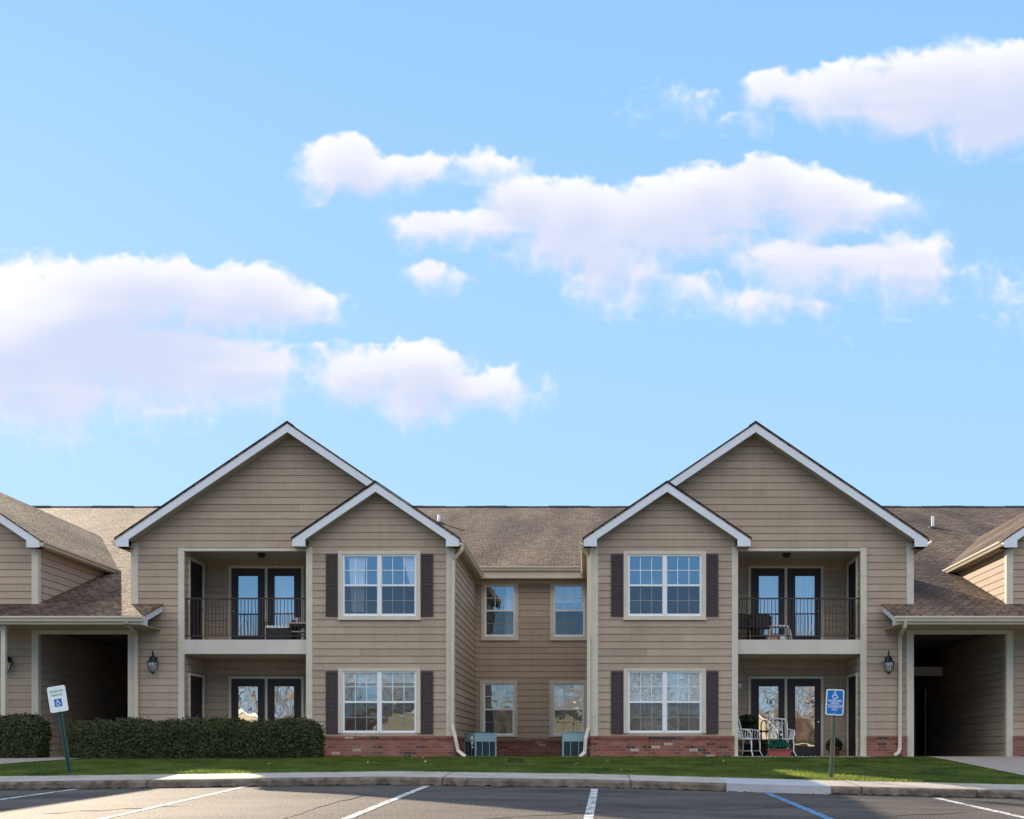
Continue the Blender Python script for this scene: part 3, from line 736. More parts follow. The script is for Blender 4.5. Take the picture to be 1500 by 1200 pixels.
    soff(SP, UP, yf + .04, FY, U0); soff(U1 - .3, UP, yf + .04, FY, U1); soff(S0 + .3, SP, ys + .04, BY, S0); soff(S1 - .3, SP, ys + .04, BY, S1)
    # boxed side eaves
    for (ua, ub, y0) in ((U0, 1.77, ys + .04), (U1, 10.01, yf + .04)):
        yb = yv(EZ) + .1 if ua == U1 else RY - .4
        so.box(X(ua), X(ub), y0, yb, EZ - .20, EZ - .185)
    for (ua, ub, y0) in (): pass
    so.box(X(S1 - .35), X(S1), ys + .04, FY, EZ - .20, EZ - .185)
    so.box(X(U0 + .33), X(U0), ys + .04, BY, EZ - .20, EZ - .185)
    so.box(X(U1 - .33), X(U1), yf + .04, FY, EZ - .20, EZ - .185)
    so.build('soffit', 'soffit', B)
    fa = MB(); fa.box(X(U0), X(U0 + .02), ys + .0405, 36.25, EZ - .185, EZ - .055); fa.build('fascia', 'gutter_beige', B)
    fa = MB(); fa.box(X(U1), X(U1 - .02), yf + .0405, yv(EZ) - .05, EZ - .185, EZ - .055); fa.build('fascia', 'gutter_beige', B)
    gutter_run((X(U0 - .001), ys + .04, EZ - .045), (X(U0 - .001), 36.28, EZ - .045), (-sg, 0)).build('gutter', 'gutter_beige', B)
    gutter_run((X(U1 + .001), yf + .05, EZ - .045), (X(U1 + .001), yv(EZ) - .1, EZ - .045), (sg, 0)).build('gutter', 'gutter_beige', B)
    return res
GL = []
RES = {1: block(1), -1: block(-1)}

# ------------------------------------------------------------------ centre recess
XL, XR = XC - 1.77, XC + 1.77
zc = lambda py: (VY - py) / FPX * RY
xc = lambda px: (px - VX) / FPX * RY
CW = []
for (ot, fr, bot) in (((705, 759.4, 938, 852.5), (709.8, 754.6, 932.7, 856.7), True), ((806, 861, 938, 852.5), (811, 856.7, 932.7, 856.7), True),
                      ((703.5, 757.7, 1079, 997), (708, 753.5, 1077.5, 1001), True), ((805, 859, 1079, 997), (810, 855.5, 1077.5, 1001), True)):
    CW.append(((xc(ot[0]), xc(ot[1]), zc(ot[2]), zc(ot[3])), (xc(fr[0]), xc(fr[1]), zc(fr[2]), zc(fr[3])), bot))
siding(lambda s: (s, RY), (0, -1), .30, 5.25, lambda z: XL - .05, lambda z: XR + .05, [w[1] for w in CW]).build('siding_wall', 'siding', B)
CRES = [window(RY, w[0], w[1], 3, False, bottom=w[2]) for w in CW]
bk = MB(); bk.box(XL, XR, RY - .06, RY + .1, GZ - .12, .27); bk.box(XL, XR, RY - .085, RY + .1, .271, .345); bk.build('brick_base', 'brick', B)
MB().box(XL, XR, RY - .03, RY, 5.12, 5.20).build('frieze_board', 'trim', B)
MB().box(XL - .19, XR + .19, 36.35, RY + .02, 5.20, 5.215).build('soffit', 'soffit', B)
MB().box(XL - .19, XR + .19, 36.33, 36.35, 5.20, 5.52).build('fascia', 'gutter_beige', B)
gutter_run((XL - .06, 36.33, 5.545), (XR + .06, 36.33, 5.545), (0, -1)).build('gutter', 'gutter_beige', B)

# ------------------------------------------------------------------ wings and breezeways
WU = 12.46; WE = 12.27; WS = SL; WPU = 15.45; WZ = EZ + WS * (WPU - WE)
def wing(sg):
    X = lambda u: XC + sg * u
    yv = lambda z: 29.6 + (z - 3.32) / .33; yf = 30.66; th = .035
    gl = lambda z: max(WU, WE + (z + .05 - EZ) / WS); gh = lambda z: min(18.4, 2 * WPU - WE - (z + .05 - EZ) / WS)
    low = .385
    ops = [(14.3, 17.5, GZ - .1, 2.49)] if sg < 0 else []
    siding(lambda s: (X(s), FY), (0, -1), GZ if sg < 0 else low, WZ - .05, gl, gh, []).build('siding_wall', 'siding', B)
    siding(lambda s: (X(WU), s), (-sg, 0), GZ, 5.3, lambda z: FY, lambda z: 46.0, [(38.55, 39.75, GZ - .1, 1.95)] if sg > 0 else []).build('siding_wall', 'siding', B)
    cb = MB(); cb.box(X(WU - .03), X(WU + .14), FY - .035, FY + .0, GZ - .1, 5.33); cb.box(X(WU - .03), X(WU - .001), FY + .0005, FY + .12, GZ - .1, 5.33); cb.build('corner_board', 'trim', B)
    if sg > 0:
        bk = MB(); bk.box(X(WU + .142), X(18.4), FY - .09, FY + .05, GZ - .12, low - .075); bk.box(X(WU + .142), X(18.4), FY - .11, FY + .05, low - .074, low); bk.build('brick_base', 'brick', B)
    # wing roof
    rf = MB()
    def slab(pts, t=th):
        top = [(X(p[0]), p[1], p[2]) for p in pts]; bot = [(a, b, c - t) for a, b, c in top]; n = len(pts)
        rf.add(top + bot, [tuple(range(n)), tuple(range(2 * n - 1, n - 1, -1))] + [(i, (i + 1) % n, (i + 1) % n + n, i + n) for i in range(n)])
    E2 = 2 * WPU - WE
    slab([(WE - .03, yf, EZ - .02), (WE - .03, yv(EZ) + .15, EZ - .02), (WPU, yv(WZ) + .1, WZ), (WPU, yf, WZ)])
    slab([(E2 + .03, yf, EZ - .02), (E2 + .03, yv(EZ) + .15, EZ - .02), (WPU, yv(WZ) + .1, WZ), (WPU, yf, WZ)])
    rf.build('gable_roof', 'shingle', B)
    for ulo in (WE, E2):
        d = 1 if WPU > ulo else -1; z = lambda u: EZ - th + WS * abs(u - ulo); H = .215
        pts = [(ulo, z(ulo)), (WPU, z(WPU)), (WPU, z(WPU) - H), (ulo + d * .33, z(ulo + d * .33) - H), (ulo + d * .33, EZ - .21), (ulo, EZ - .21)]
        MB().prism([(X(a), b) for a, b in pts], yf + .012, yf + .04).build('rake_board', 'rake_white', B)
    so = MB()
    for ref in (WE, E2):
        za = EZ - .16; zb = EZ - .16 + WS * abs(WPU - ref); so.quad((X(ref), yf + .04, za), (X(WPU), yf + .04, zb), (X(WPU), FY, zb), (X(ref), FY, za))
    so.box(X(WE), X(WU), yf + .04, yv(EZ), EZ - .20, EZ - .185); so.box(X(WE), X(WE + .33), yf + .04, FY, EZ - .2, EZ - .185); so.build('soffit', 'soffit', B)
    MB().box(X(WE), X(WE + .02), yf + .0405, yv(EZ) - .05, EZ - .185, EZ - .055).build('fascia', 'gutter_beige', B)
    gutter_run((X(WE - .001), yf + .05, EZ - .045), (X(WE - .001), yv(EZ) - .1, EZ - .045), (-sg, 0)).build('gutter', 'gutter_beige', B)
    # porch roof: a run of the main slope that comes down over the breezeway
    pr = MB(); t = .03
    def piece(u0, u1, y0, y1):
        v = [(X(u), y, mroof(y) - k) for k in (0, t) for (u, y) in ((u0, y0), (u1, y0), (u1, y1), (u0, y1))]
        pr.add(v, [(0, 1, 2, 3), (7, 6, 5, 4), (0, 4, 5, 1), (1, 5, 6, 2), (2, 6, 7, 3), (3, 7, 4, 0)])
    piece(9.22, 10.04, 29.6, FY); piece(10.04, WU, 29.6, 35.9); piece(WU, 19.5, 29.6, FY)
    pr.build('porch_roof', 'shingle', B)
    # its rake end, fascia, gutter, soffit and header beam
    m = MB(); y0 = 29.62
    m.prism([(y0, mroof(y0) - t), (FY - .0, mroof(FY) - t), (FY - .0, mroof(FY) - .20), (29.95, mroof(29.95) - .20), (29.95, 3.10), (y0, 3.10)], X(9.25), X(9.28), axis='x')
    m.build('rake_board', 'rake_white', B)
    MB().box(X(9.281), X(19.4), 29.62, 29.64, 3.11, mroof(29.62) - t - .002).build('fascia', 'gutter_beige', B)
    gutter_run((X(9.20), 29.619, 3.30), (X(19.4), 29.619, 3.30), (0, -1)).build('gutter', 'gutter_beige', B)
    MB().box(X(9.281), X(19.4), 29.6401, FY - .002, 3.10, 3.115).build('soffit', 'soffit', B)
    MB().box(X(10.051), X(WU - .031), FY - .022, FY + .12, 3.0, 3.10).build('header_beam', 'trim', B)
    # breezeway: floor, ceiling, back
    MB().box(X(10.01), X(WU), 30.4, 46, GZ - .10, GZ + .015).build('breezeway_floor', 'path_pink', B)
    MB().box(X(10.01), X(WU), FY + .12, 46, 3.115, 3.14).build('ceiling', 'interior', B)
    MB().box(X(10.01), X(WU), 46, 46.1, GZ, 8.6).build('rear_wall', 'siding', B)
    if sg > 0:
        MB().box(X(10.05), X(WU - .03), 36.6, 36.9, 2.28, 2.55).build('landing_beam', 'trim', B)
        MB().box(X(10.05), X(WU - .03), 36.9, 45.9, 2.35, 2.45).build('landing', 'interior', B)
        xw = X(WU)
        d = MB(); d.box(xw - .04, xw, 38.47, 38.56, GZ, 1.95); d.box(xw - .04, xw, 39.74, 39.83, GZ, 1.95); d.box(xw - .04, xw, 38.47, 39.83, 1.951, 2.03); do = d.build('entry_door', 'trim', B)
        MB().box(xw + .02, xw + .06, 38.561, 39.739, GZ, 1.95).build('door_panel', 'storage_door', do)
wing(1); wing(-1)
# post of the left porch standing in front of the wing wall
xp = P(6, 0, 29.9)[0]
m = MB(); m.box(xp - .055, xp + .055, 29.84, 29.95, GZ - .05, 3.11); m.box(xp - .075, xp + .075, 29.82, 29.97, 2.98, 3.109); m.build('porch_post', 'trim', B)

# main roof
mr_ = MB(); t = .04
def mpiece(u0, u1, y0, y1):
    v = [(XC + u, y, mroof(y) - k) for k in (0, t) for (u, y) in ((u0, y0), (u1, y0), (u1, y1), (u0, y1))]
    mr_.add(v, [(0, 1, 2, 3), (7, 6, 5, 4), (0, 4, 5, 1), (1, 5, 6, 2), (2, 6, 7, 3), (3, 7, 4, 0)])
mpiece(-1.77, 1.77, 36.28, RIDGE_Y)
for s in (1, -1):
    for a, b, y in ((1.77, 10.04, 35.9), (10.04, WU, 35.9), (WU, 26, 35.9)):
        u0, u1 = sorted((s * a, s * b)); mpiece(u0, u1, y, RIDGE_Y)
zr = mroof(RIDGE_Y)
mr_.add([(XC - 26, RIDGE_Y, zr), (XC + 26, RIDGE_Y, zr), (XC + 26, 64.8, 5.5), (XC - 26, 64.8, 5.5)], [(0, 1, 2, 3)])
mr_.build('main_roof', 'shingle', B)
rc = MB(); n = 60
for i in range(n):
    a = XC - 26 + 52 * i / n; b = a + 52 / n - .004; h = .05 + .012 * math.sin(i * 1.7)
    rc.add([(a, RIDGE_Y - .16, zr - .035), (b, RIDGE_Y - .16, zr - .035), (b, RIDGE_Y, zr + h), (a, RIDGE_Y, zr + h), (b, RIDGE_Y + .16, zr - .04), (a, RIDGE_Y + .16, zr - .04), ], [(0, 1, 2, 3), (3, 2, 4, 5)])
    rc.add([(a, RIDGE_Y - .16, zr - .035), (b, RIDGE_Y - .16, zr - .035), (b, RIDGE_Y - .16, zr - .055), (a, RIDGE_Y - .16, zr - .055)], [(0, 1, 2, 3)])
rc.build('ridge_cap', 'ridge_dark', B)
# rear and end walls close the building
rw = MB(); rw.quad((XC - 26, 64.3, GZ), (XC + 26, 64.3, GZ), (XC + 26, 64.3, 5.6), (XC - 26, 64.3, 5.6))
for s in (1, -1): rw.add([(XC + s * 25.5, 31.0 + 5, GZ), (XC + s * 25.5, 64.3, GZ), (XC + s * 25.5, 64.3, 5.6), (XC + s * 25.5, RIDGE_Y, zr - .05), (XC + s * 25.5, 36, 5.4)], [(0, 1, 2, 3, 4)])
for s in (1, -1): rw.quad((XC + s * 18.4, 31, GZ), (XC + s * 18.4, 36.2, GZ), (XC + s * 18.4, 36.2, 5.4), (XC + s * 18.4, 31, 5.4)); rw.quad((XC + s * 18.4, 36.2, GZ), (XC + s * 25.5, 36.2, GZ), (XC + s * 25.5, 36.2, 5.45), (XC + s * 18.4, 36.2, 5.45))
rw.build('rear_wall', 'siding', B)

# vent pipes on the roof
def vent(px, py, h):
    k = (VY - py) / FPX; Y = (3.32 - .33 * 29.6) / (k - .33); x = (px - VX) / FPX * Y; z = k * Y
    m = MB(); m.lathe([(.055, -.1), (.055, h), (.04, h), (.04, h - .05)], (x, Y, z), 12); v = m.build('vent_pipe', 'pvc', B)
    f = MB(); f.lathe([(.20, -.035), (.17, .02), (.065, .05), (.06, .055)], (x, Y, z), 12); f.build('flashing', 'lead', v)
vent(1366.5, 773, .42); vent(643, 766, .30)

# downspouts
def spout(pts, name='downspout'):
    m = MB(); m.tube(pts, .04, rect=(.085, .065)); d = m.build(name, 'gutter_beige', B)
    return d
yb = BY - .075
def pp(px, py, Y): x, z = P(px, py, Y); return (x, Y, z)
sp = [(pp(677, 801, 30.6)[0] + .02, 30.6, 5.26), pp(676, 806, 30.62), pp(664.5, 820, yb), pp(662.5, 950, yb), pp(662.5, 1062, yb), pp(667, 1080, yb - .08), pp(671, 1100, yb - .10), pp(682, 1109, yb - .22)]
spout(sp)
sp = [pp(851, 795, 30.6), pp(852, 803, 30.62), pp(862, 814, yb), pp(862.5, 950, yb), pp(862, 1066, yb), pp(858, 1082, yb - .08), pp(856.5, 1102, yb - .10), pp(849, 1110, yb - .22)]
spout(sp)
sp = [pp(1326, 911, 29.55), pp(1325.5, 918, 29.6), pp(1318.5, 932, FY - .08), pp(1318.5, 1020, FY - .08), pp(1318, 1096, FY - .12), pp(1316, 1103, FY - .16), pp(1310, 1107, FY - .26)]
spout(sp)
sp = [pp(184, 905, 29.55), pp(185, 912, 29.6), pp(199, 928, FY - .08), pp(200, 1020, FY - .08), pp(200, 1100, FY - .08)]
spout(sp)

# lanterns on the walls
def lantern(px, py, Y, label):
    x, z = P(px, py, Y); y = Y - .20; c = (x, y, z)
    m = MB(); m.box(x - .055, x + .055, Y - .03, Y, z - .05, z + .16)
    m.tube([(x, Y - .02, z + .08), (x, Y - .09, z + .16), (x, Y - .16, z + .26), (x, Y - .21, z + .31), (x, Y - .235, z + .27), (x, Y - .20, z + .22)], .011, 6)
    m.lathe([(0, .24), (.02, .23), (.03, .20), (.025, .18), (.055, .165), (.085, .13), (.095, .07), (.11, .045), (.155, .03), (.155, .015), (.11, .012)], c, 16)
    for k in range(8):
        a = k * math.pi / 4; pts = [(x + r * math.cos(a), y + r * math.sin(a), z + h) for r, h in ((.125, .02), (.128, -.05), (.115, -.13), (.075, -.22), (.05, -.25))]
        m.tube(pts, .0055, 4)
    m.lathe([(0, -.31), (.014, -.30), (.02, -.285), (.012, -.27), (.055, -.255), (.058, -.24), (0, -.235)], c, 12)
    w = m.build('wall_lantern', 'lantern_metal', B, label=label)
    g = MB(); g.lathe([(.118, .012), (.121, -.05), (.108, -.13), (.068, -.22), (.045, -.245)], c, 16); g.build('lantern_glass', 'lantern_glass', w)
    for dx in (-.04, 0, .04):
        q = MB(); q.lathe([(.012, -.2), (.012, -.07), (.016, -.06), (.014, -.03), (0, -.005)], (x + dx, y, z), 8); q.build('candle_bulb', 'lamp_glass_white', w)
lantern(228, 972, FY, 'black carriage lantern left of the left balcony')
lantern(1299, 972, FY, 'black carriage lantern right of the right balcony')
lantern(14.5, 972, FY, 'black carriage lantern behind the thin porch post')
# small white lamp by the lower right patio door
x, z = P(1081.5, 1003, PY)
m = MB(); m.box(x - .04, x + .04, PY - .03, PY, z - .08, z + .08); w = m.build('patio_light', 'rail_metal', B)
m = MB(); m.lathe([(0, -.13), (.05, -.10), (.065, -.04), (.055, .03), (.0, .05)], (x + .02, PY - .10, z), 14); m.build('lamp_globe', 'lamp_glass_white', w)

# ------------------------------------------------------------------ curtains, blinds
(bays, zz) = RES[-1][0]
cloth(bays[0][0] + .10, bays[0][0] + .53, bays[0][0] + .18, bays[0][0] + .50, BY + .085, zz[0] + .12, zz[2] - .04, 'curtain', 'straight white curtain on the left side of the upper left twin window')
cloth(bays[1][1] - .34, bays[1][1] + .03, bays[1][1] - .14, bays[1][1] + .03, BY + .085, zz[1], zz[2] - .04, 'curtain', 'slanting tied back white curtain on the right side of the upper left twin window', folds=5)
(bays, zz) = RES[1][1]
hblind(bays[0][0], bays[0][1], BY + .06, zz[0] + .05, zz[2] - .03, 'lowered white blind, left half of the ground floor window right of the recess')
hblind(bays[1][0], bays[1][1], BY + .06, zz[0] + .05, zz[2] - .03, 'lowered white blind, right half of the ground floor window right of the recess')
(bays, zz) = RES[-1][1]
hblind(bays[0][0], bays[0][1], BY + .06, zz[2] - .30, zz[2] - .03, 'raised white blind in the left sash of the ground floor window beside the hedge')
hblind(bays[1][0], bays[1][1], BY + .06, zz[2] - .30, zz[2] - .03, 'raised white blind in the right sash of the ground floor window beside the hedge')
(bays, zz) = CRES[1]
hblind(bays[0][0], bays[0][1], RY + .06, zz[1] + .25, zz[2] - .03, 'short white blind at the top of the upper right window in the recess')
(bays, zz) = CRES[3]
hblind(bays[0][0], bays[0][1], RY + .06, zz[1], zz[2] - .03, 'white blind down to the middle of the lower right window in the recess')
(bays, zz) = CRES[0]
cloth(bays[0][1] - .25, bays[0][1], bays[0][1] - .28, bays[0][1], RY + .12, zz[0] + .02, zz[2] - .04, 'curtain', 'white curtain at the right of the upper left window in the recess', folds=4)
for (sg, fl, a, b, c, d) in GL:
    left = (a + b) / 2 < XC + sg * 7.05
    if sg < 0 and fl == 'up' and not left: cloth(a - .05, b + .05, a - .05, b + .05, PY + .12, c, d, 'curtain', 'white curtain behind the right glass door of the left balcony')
    if sg < 0 and fl == 'low': vblind(a - .04, b + .04, PY + .14, c - .02, d + .02, 'pale vertical blind behind the %s glass door above the hedge' % ('left' if left else 'right'))
    if sg > 0 and fl == 'up': vblind(a - .04, b + .04, PY + .14, c - .02, d + .02, 'pale vertical blind behind the %s glass door of the right balcony' % ('left' if left else 'right'), gap=.4)

# ------------------------------------------------------------------ ground, lot, kerb, walk, lawn
LX = [-60, -14, -9.4, -3.4, 0, 3.66, 6.9, 12, 60]; LZ = [-.68, -.66, -.625, -.545, -.590, -.690, -.765, -.84, -.9]
def lotz(x, y): return float(np.interp(x, LX, LZ)) + .034 * (max(y, -6) - 19.3)
KY = 19.3
def wtop(x, y):
    k = lotz(x, KY) + .125 + .05 * max(0, (y - KY)) ; return k
def lawnz(x, y):
    a = wtop(x, 20.8) - .005
    if y <= 20.8: return a
    if y >= 30.2: return GZ + .0
    t = (y - 20.8) / 9.4; return a + (GZ - a) * (t * .75 + .25 * t * t * (3 - 2 * t))
xs = sorted(set(list(np.linspace(-26, 26, 79)) + LX + [-40, 40]))
def sheet(name, ys, zf, m, xs=xs):
    mb = MB(); v = []; f = []
    for y in ys:
        for x in xs: v.append((x, y, zf(x, y)))
    n = len(xs)
    for j in range(len(ys) - 1):
        for i in range(n - 1): k = j * n + i; f.append((k, k + 1, k + n + 1, k + n))
    mb.add(v, f); return struct(mb.build(name, m))
sheet('parking_lot', [-30, -6, 0, 5, 8, 10, 12, 14, 16, 18, KY], lotz, 'asphalt')
def kerb():
    mb = MB(); n = len(xs); v = []
    for x in xs:
        j = .008 * math.sin(x * 9.1) + .006 * math.sin(x * 23.7)
        v += [(x, KY - .004 + j, lotz(x, KY) - .03), (x, KY + .012 + j * .5, wtop(x, KY) - .035), (x, KY + .045, wtop(x, KY) - .002), (x, KY + .16, wtop(x, KY + .16) - .001)]
    f = []
    for i in range(n - 1):
        for k in range(3): f.append((4 * i + k, 4 * i + k + 1, 4 * i + k + 5, 4 * i + k + 4))
    mb.add(v, f, False); return struct(mb.build('kerb', 'kerb_concrete'))
xs_f = xs; xs = sorted(set(list(np.linspace(-26, 26, 300)) + [-60, 60])); kerb(); xs = xs_f
sheet('sidewalk', [KY + .16, 20.1, 20.8], wtop, 'concrete')
m = MB()
for i in range(420):
    x = -24 + 48 * i / 420 + random.uniform(-.06, .06); l = random.uniform(.02, .16); d = random.uniform(.012, .05); z0 = lotz(x, KY)
    m.add([(x - l, KY - .01, z0 + .004), (x - l * .4, KY - d, z0 + .003), (x + l * .5, KY - d * .8, z0 + .003), (x + l, KY - .01, z0 + .004), (x + l * .3, KY - .012, z0 + random.uniform(.008, .03))], [(0, 1, 4), (1, 2, 4), (2, 3, 4)])
struct(m.build('gutter_dirt', 'crack'))
# pale ramp slab in the kerb
xa, xb = P(1064, 0, KY)[0], P(1217, 0, KY)[0]
m = MB(); rx = np.linspace(xa, xb, 9); v = []
for x in rx: v += [(x, KY - .03, lotz(x, KY) - .01), (x, KY - .02, wtop(x, KY) + .004), (x, 20.5, wtop(x, 20.5) + .004)]
m.add(v, [(3 * i + k, 3 * i + k + 1, 3 * i + k + 4, 3 * i + k + 3) for i in range(8) for k in range(2)]); struct(m.build('pale_kerb_patch', 'ramp_concrete'))
# joints in kerb and walk
m = MB()
for px in (215, 648, 924, 1262, 1430):
    x = P(px, 0, KY)[0]; e = .006
    m.add([(x - e, KY - .012, lotz(x, KY)), (x + e, KY - .012, lotz(x, KY)), (x + e, KY - .004, wtop(x, KY) + .003), (x - e, KY - .004, wtop(x, KY) + .003), (x + e, 20.8, wtop(x, 20.8) + .004), (x - e, 20.8, wtop(x, 20.8) + .004)], [(0, 1, 2, 3), (3, 2, 4, 5)])
struct(m.build('pavement_joint', 'crack'))
xs_l = sorted(set(list(np.linspace(-26, 26, 60)) + [-70, 70]))
sheet('lawn', [20.8, 22, 23.5, 25, 27, 28.5, 30.2, 31.2, 37.2, 70], lawnz, 'soil', xs=xs_l)
struct(MB().quad((-900, -900, -1.75), (900, -900, -1.75), (900, 900, -1.75), (-900, 900, -1.75)).build('ground', 'soil'))
# paths from the breezeways
def path(xa, xb, xa2, xb2):
    m = MB(); v = []; ys = [20.8, 22, 23.5, 25, 27, 28.5, 30.2, 30.45]
    for y in ys:
        t = (y - 20.8) / 9.6; v += [(xa2 + (xa - xa2) * t, y, lawnz(0 + (xa + xb) / 2, y) + .035), (xb2 + (xb - xb2) * t, y, lawnz((xa + xb) / 2, y) + .035)]
    m.add(v, [(2 * i, 2 * i + 1, 2 * i + 3, 2 * i + 2) for i in range(len(ys) - 1)]); struct(m.build('path', 'path_pink'))
PATHS = [((8.45, 10.75, 8.3, 12.5)), ((-14.0, -11.9, -15.6, -13.2))]
for p in PATHS: path(*p)
# painted lines
def lot_hit(px, py):
    Y = 15.0
    for _ in range(30): Y = (lotz((px - VX) / FPX * Y, KY) - .034 * KY) / ((VY - py) / FPX - .034)
    return (px - VX) / FPX * Y, Y
def line(px0, py0, px1, py1, w, m, y0=KY - .25, y1=10.5, name='parking_line'):
    # find ground points on the lot below two picked spots, then paint a strip through them
    hit = lot_hit
    (xa, ya), (xb, yb) = hit(px0, py0), hit(px1, py1); k = (xb - xa) / (yb - ya)
    mb = MB(); ys = np.linspace(min(ya, KY - .05), y1, 14); v = []
    for y in ys:
        x = xa + k * (y - ya); v += [(x - w / 2, y, lotz(x, y) + .004), (x + w / 2, y, lotz(x, y) + .005)]
    mb.add(v, [(2 * i, 2 * i + 1, 2 * i + 3, 2 * i + 2) for i in range(13)]); struct(mb.build(name, m))
line(362, 1152, 150, 1200, .11, 'paint_white'); line(625, 1151.5, 507, 1200, .11, 'paint_white'); line(871, 1156, 862, 1200, .11, 'paint_white')
line(1124, 1162, 1215, 1200, .11, 'paint_blue'); line(1372, 1169.5, 1500, 1198, .11, 'paint_white'); line(114, 1156, -60, 1180, .11, 'paint_white')
# crack in the asphalt
m = MB(); v = []; pts = []
for px, py in ((540, 1164), (525, 1168), (515, 1171), (500, 1173), (488, 1177), (470, 1182), (455, 1187), (440, 1193), (425, 1197), (405, 1203)):
    pts.append(lot_hit(px, py))
w = .012
for i, (x, y) in enumerate(pts): ww = .075 * (.5 + random.random()); v += [(x, y - ww, lotz(x, y) + .003), (x, y + ww, lotz(x, y) + .003)]
m.add(v, [(2 * i, 2 * i + 1, 2 * i + 3, 2 * i + 2) for i in range(len(pts) - 1)]); struct(m.build('pavement_crack', 'crack'))
for (px, py, dx, dy, n_) in ((540, 1164, 42, -2.0, 7), (700, 1200, 26, -1.5, 9), (60, 1192, 30, -1.6, 8), (1010, 1190, 22, -1.2, 8), (1290, 1196, 24, -1.0, 7)):
    m = MB(); v = []
    for i in range(n_):
        x, y = lot_hit(px + dx * i + random.uniform(-4, 4), py + dy * i + random.uniform(-.9, .9)); ww = .035 * (.4 + random.random()) * (1 if 0 < i < n_ - 1 else .2)
        v += [(x, y - ww, lotz(x, y) + .0035), (x, y + ww, lotz(x, y) + .0035)]
    m.add(v, [(2 * i, 2 * i + 1, 2 * i + 3, 2 * i + 2) for i in range(n_ - 1)]); struct(m.build('pavement_crack', 'crack'))

# grass blades -----------------------------------------------------
def np_mesh(name, V, F, m, smooth=False):
    me = bpy.data.meshes.new(name); me.vertices.add(len(V)); me.vertices.foreach_set('co', V.astype(np.float32).ravel())
    n = F.shape[1]; me.loops.add(F.size); me.loops.foreach_set('vertex_index', F.astype(np.int32).ravel()); me.polygons.add(len(F))
    me.polygons.foreach_set('loop_start', np.arange(0, F.size, n, dtype=np.int32)); me.polygons.foreach_set('loop_total', np.full(len(F), n, dtype=np.int32))
    me.update(calc_edges=True); me.validate(); me.materials.append(MAT[m]); return me
def grass():
    n = 260000
    y = 20.70 + (31.2 - 20.82) * rng.random(n) ** 1.25; x = -14.5 + 27.5 * rng.random(n)
    keep = np.ones(n, bool)
    for (xa, xb, xa2, xb2) in PATHS:
        t = np.clip((y - 20.8) / 9.6, 0, 1); keep &= ~((x > xa2 + (xa - xa2) * t) & (x < xb2 + (xb - xb2) * t))
    # nothing grows inside the building footprint
    u = np.abs(x - XC); keep &= ~((y > 30.6) & (u > 1.72)); x, y = x[keep], y[keep]
    yc = 31.2 + rng.random(7000) * 5.6; xcn = XL + .05 + rng.random(7000) * 3.4
    x = np.concatenate([x, xcn]); y = np.concatenate([y, yc]); n = len(x)
    lx = np.array([lawnz(a, b) for a, b in zip(x, y)])
    h = .030 + .035 * rng.random(n) ** 1.5; a = rng.random(n) * 6.283; w = .006 + .005 * rng.random(n)
    lean = .6 * h[:, None] * np.stack([np.cos(a), np.sin(a)], 1) * rng.random(n)[:, None]
    p = np.stack([x, y, lx - .004], 1); d = np.stack([np.cos(a + 1.57 * 0) * w, np.sin(a) * w, 0 * w], 1)
    tip = p.copy(); tip[:, :2] += lean; tip[:, 2] += h
    V = np.stack([p - d, p + d, tip], 1).reshape(-1, 3); V[:, 2] += EYE
    F = np.arange(len(V)).reshape(-1, 3)
    o = bpy.data.objects.new('grass', np_mesh('grass', V, F, 'grass_blade')); COL.objects.link(o); struct(o, 'stuff'); o['label'] = 'short mown green grass in front of the building'
grass()

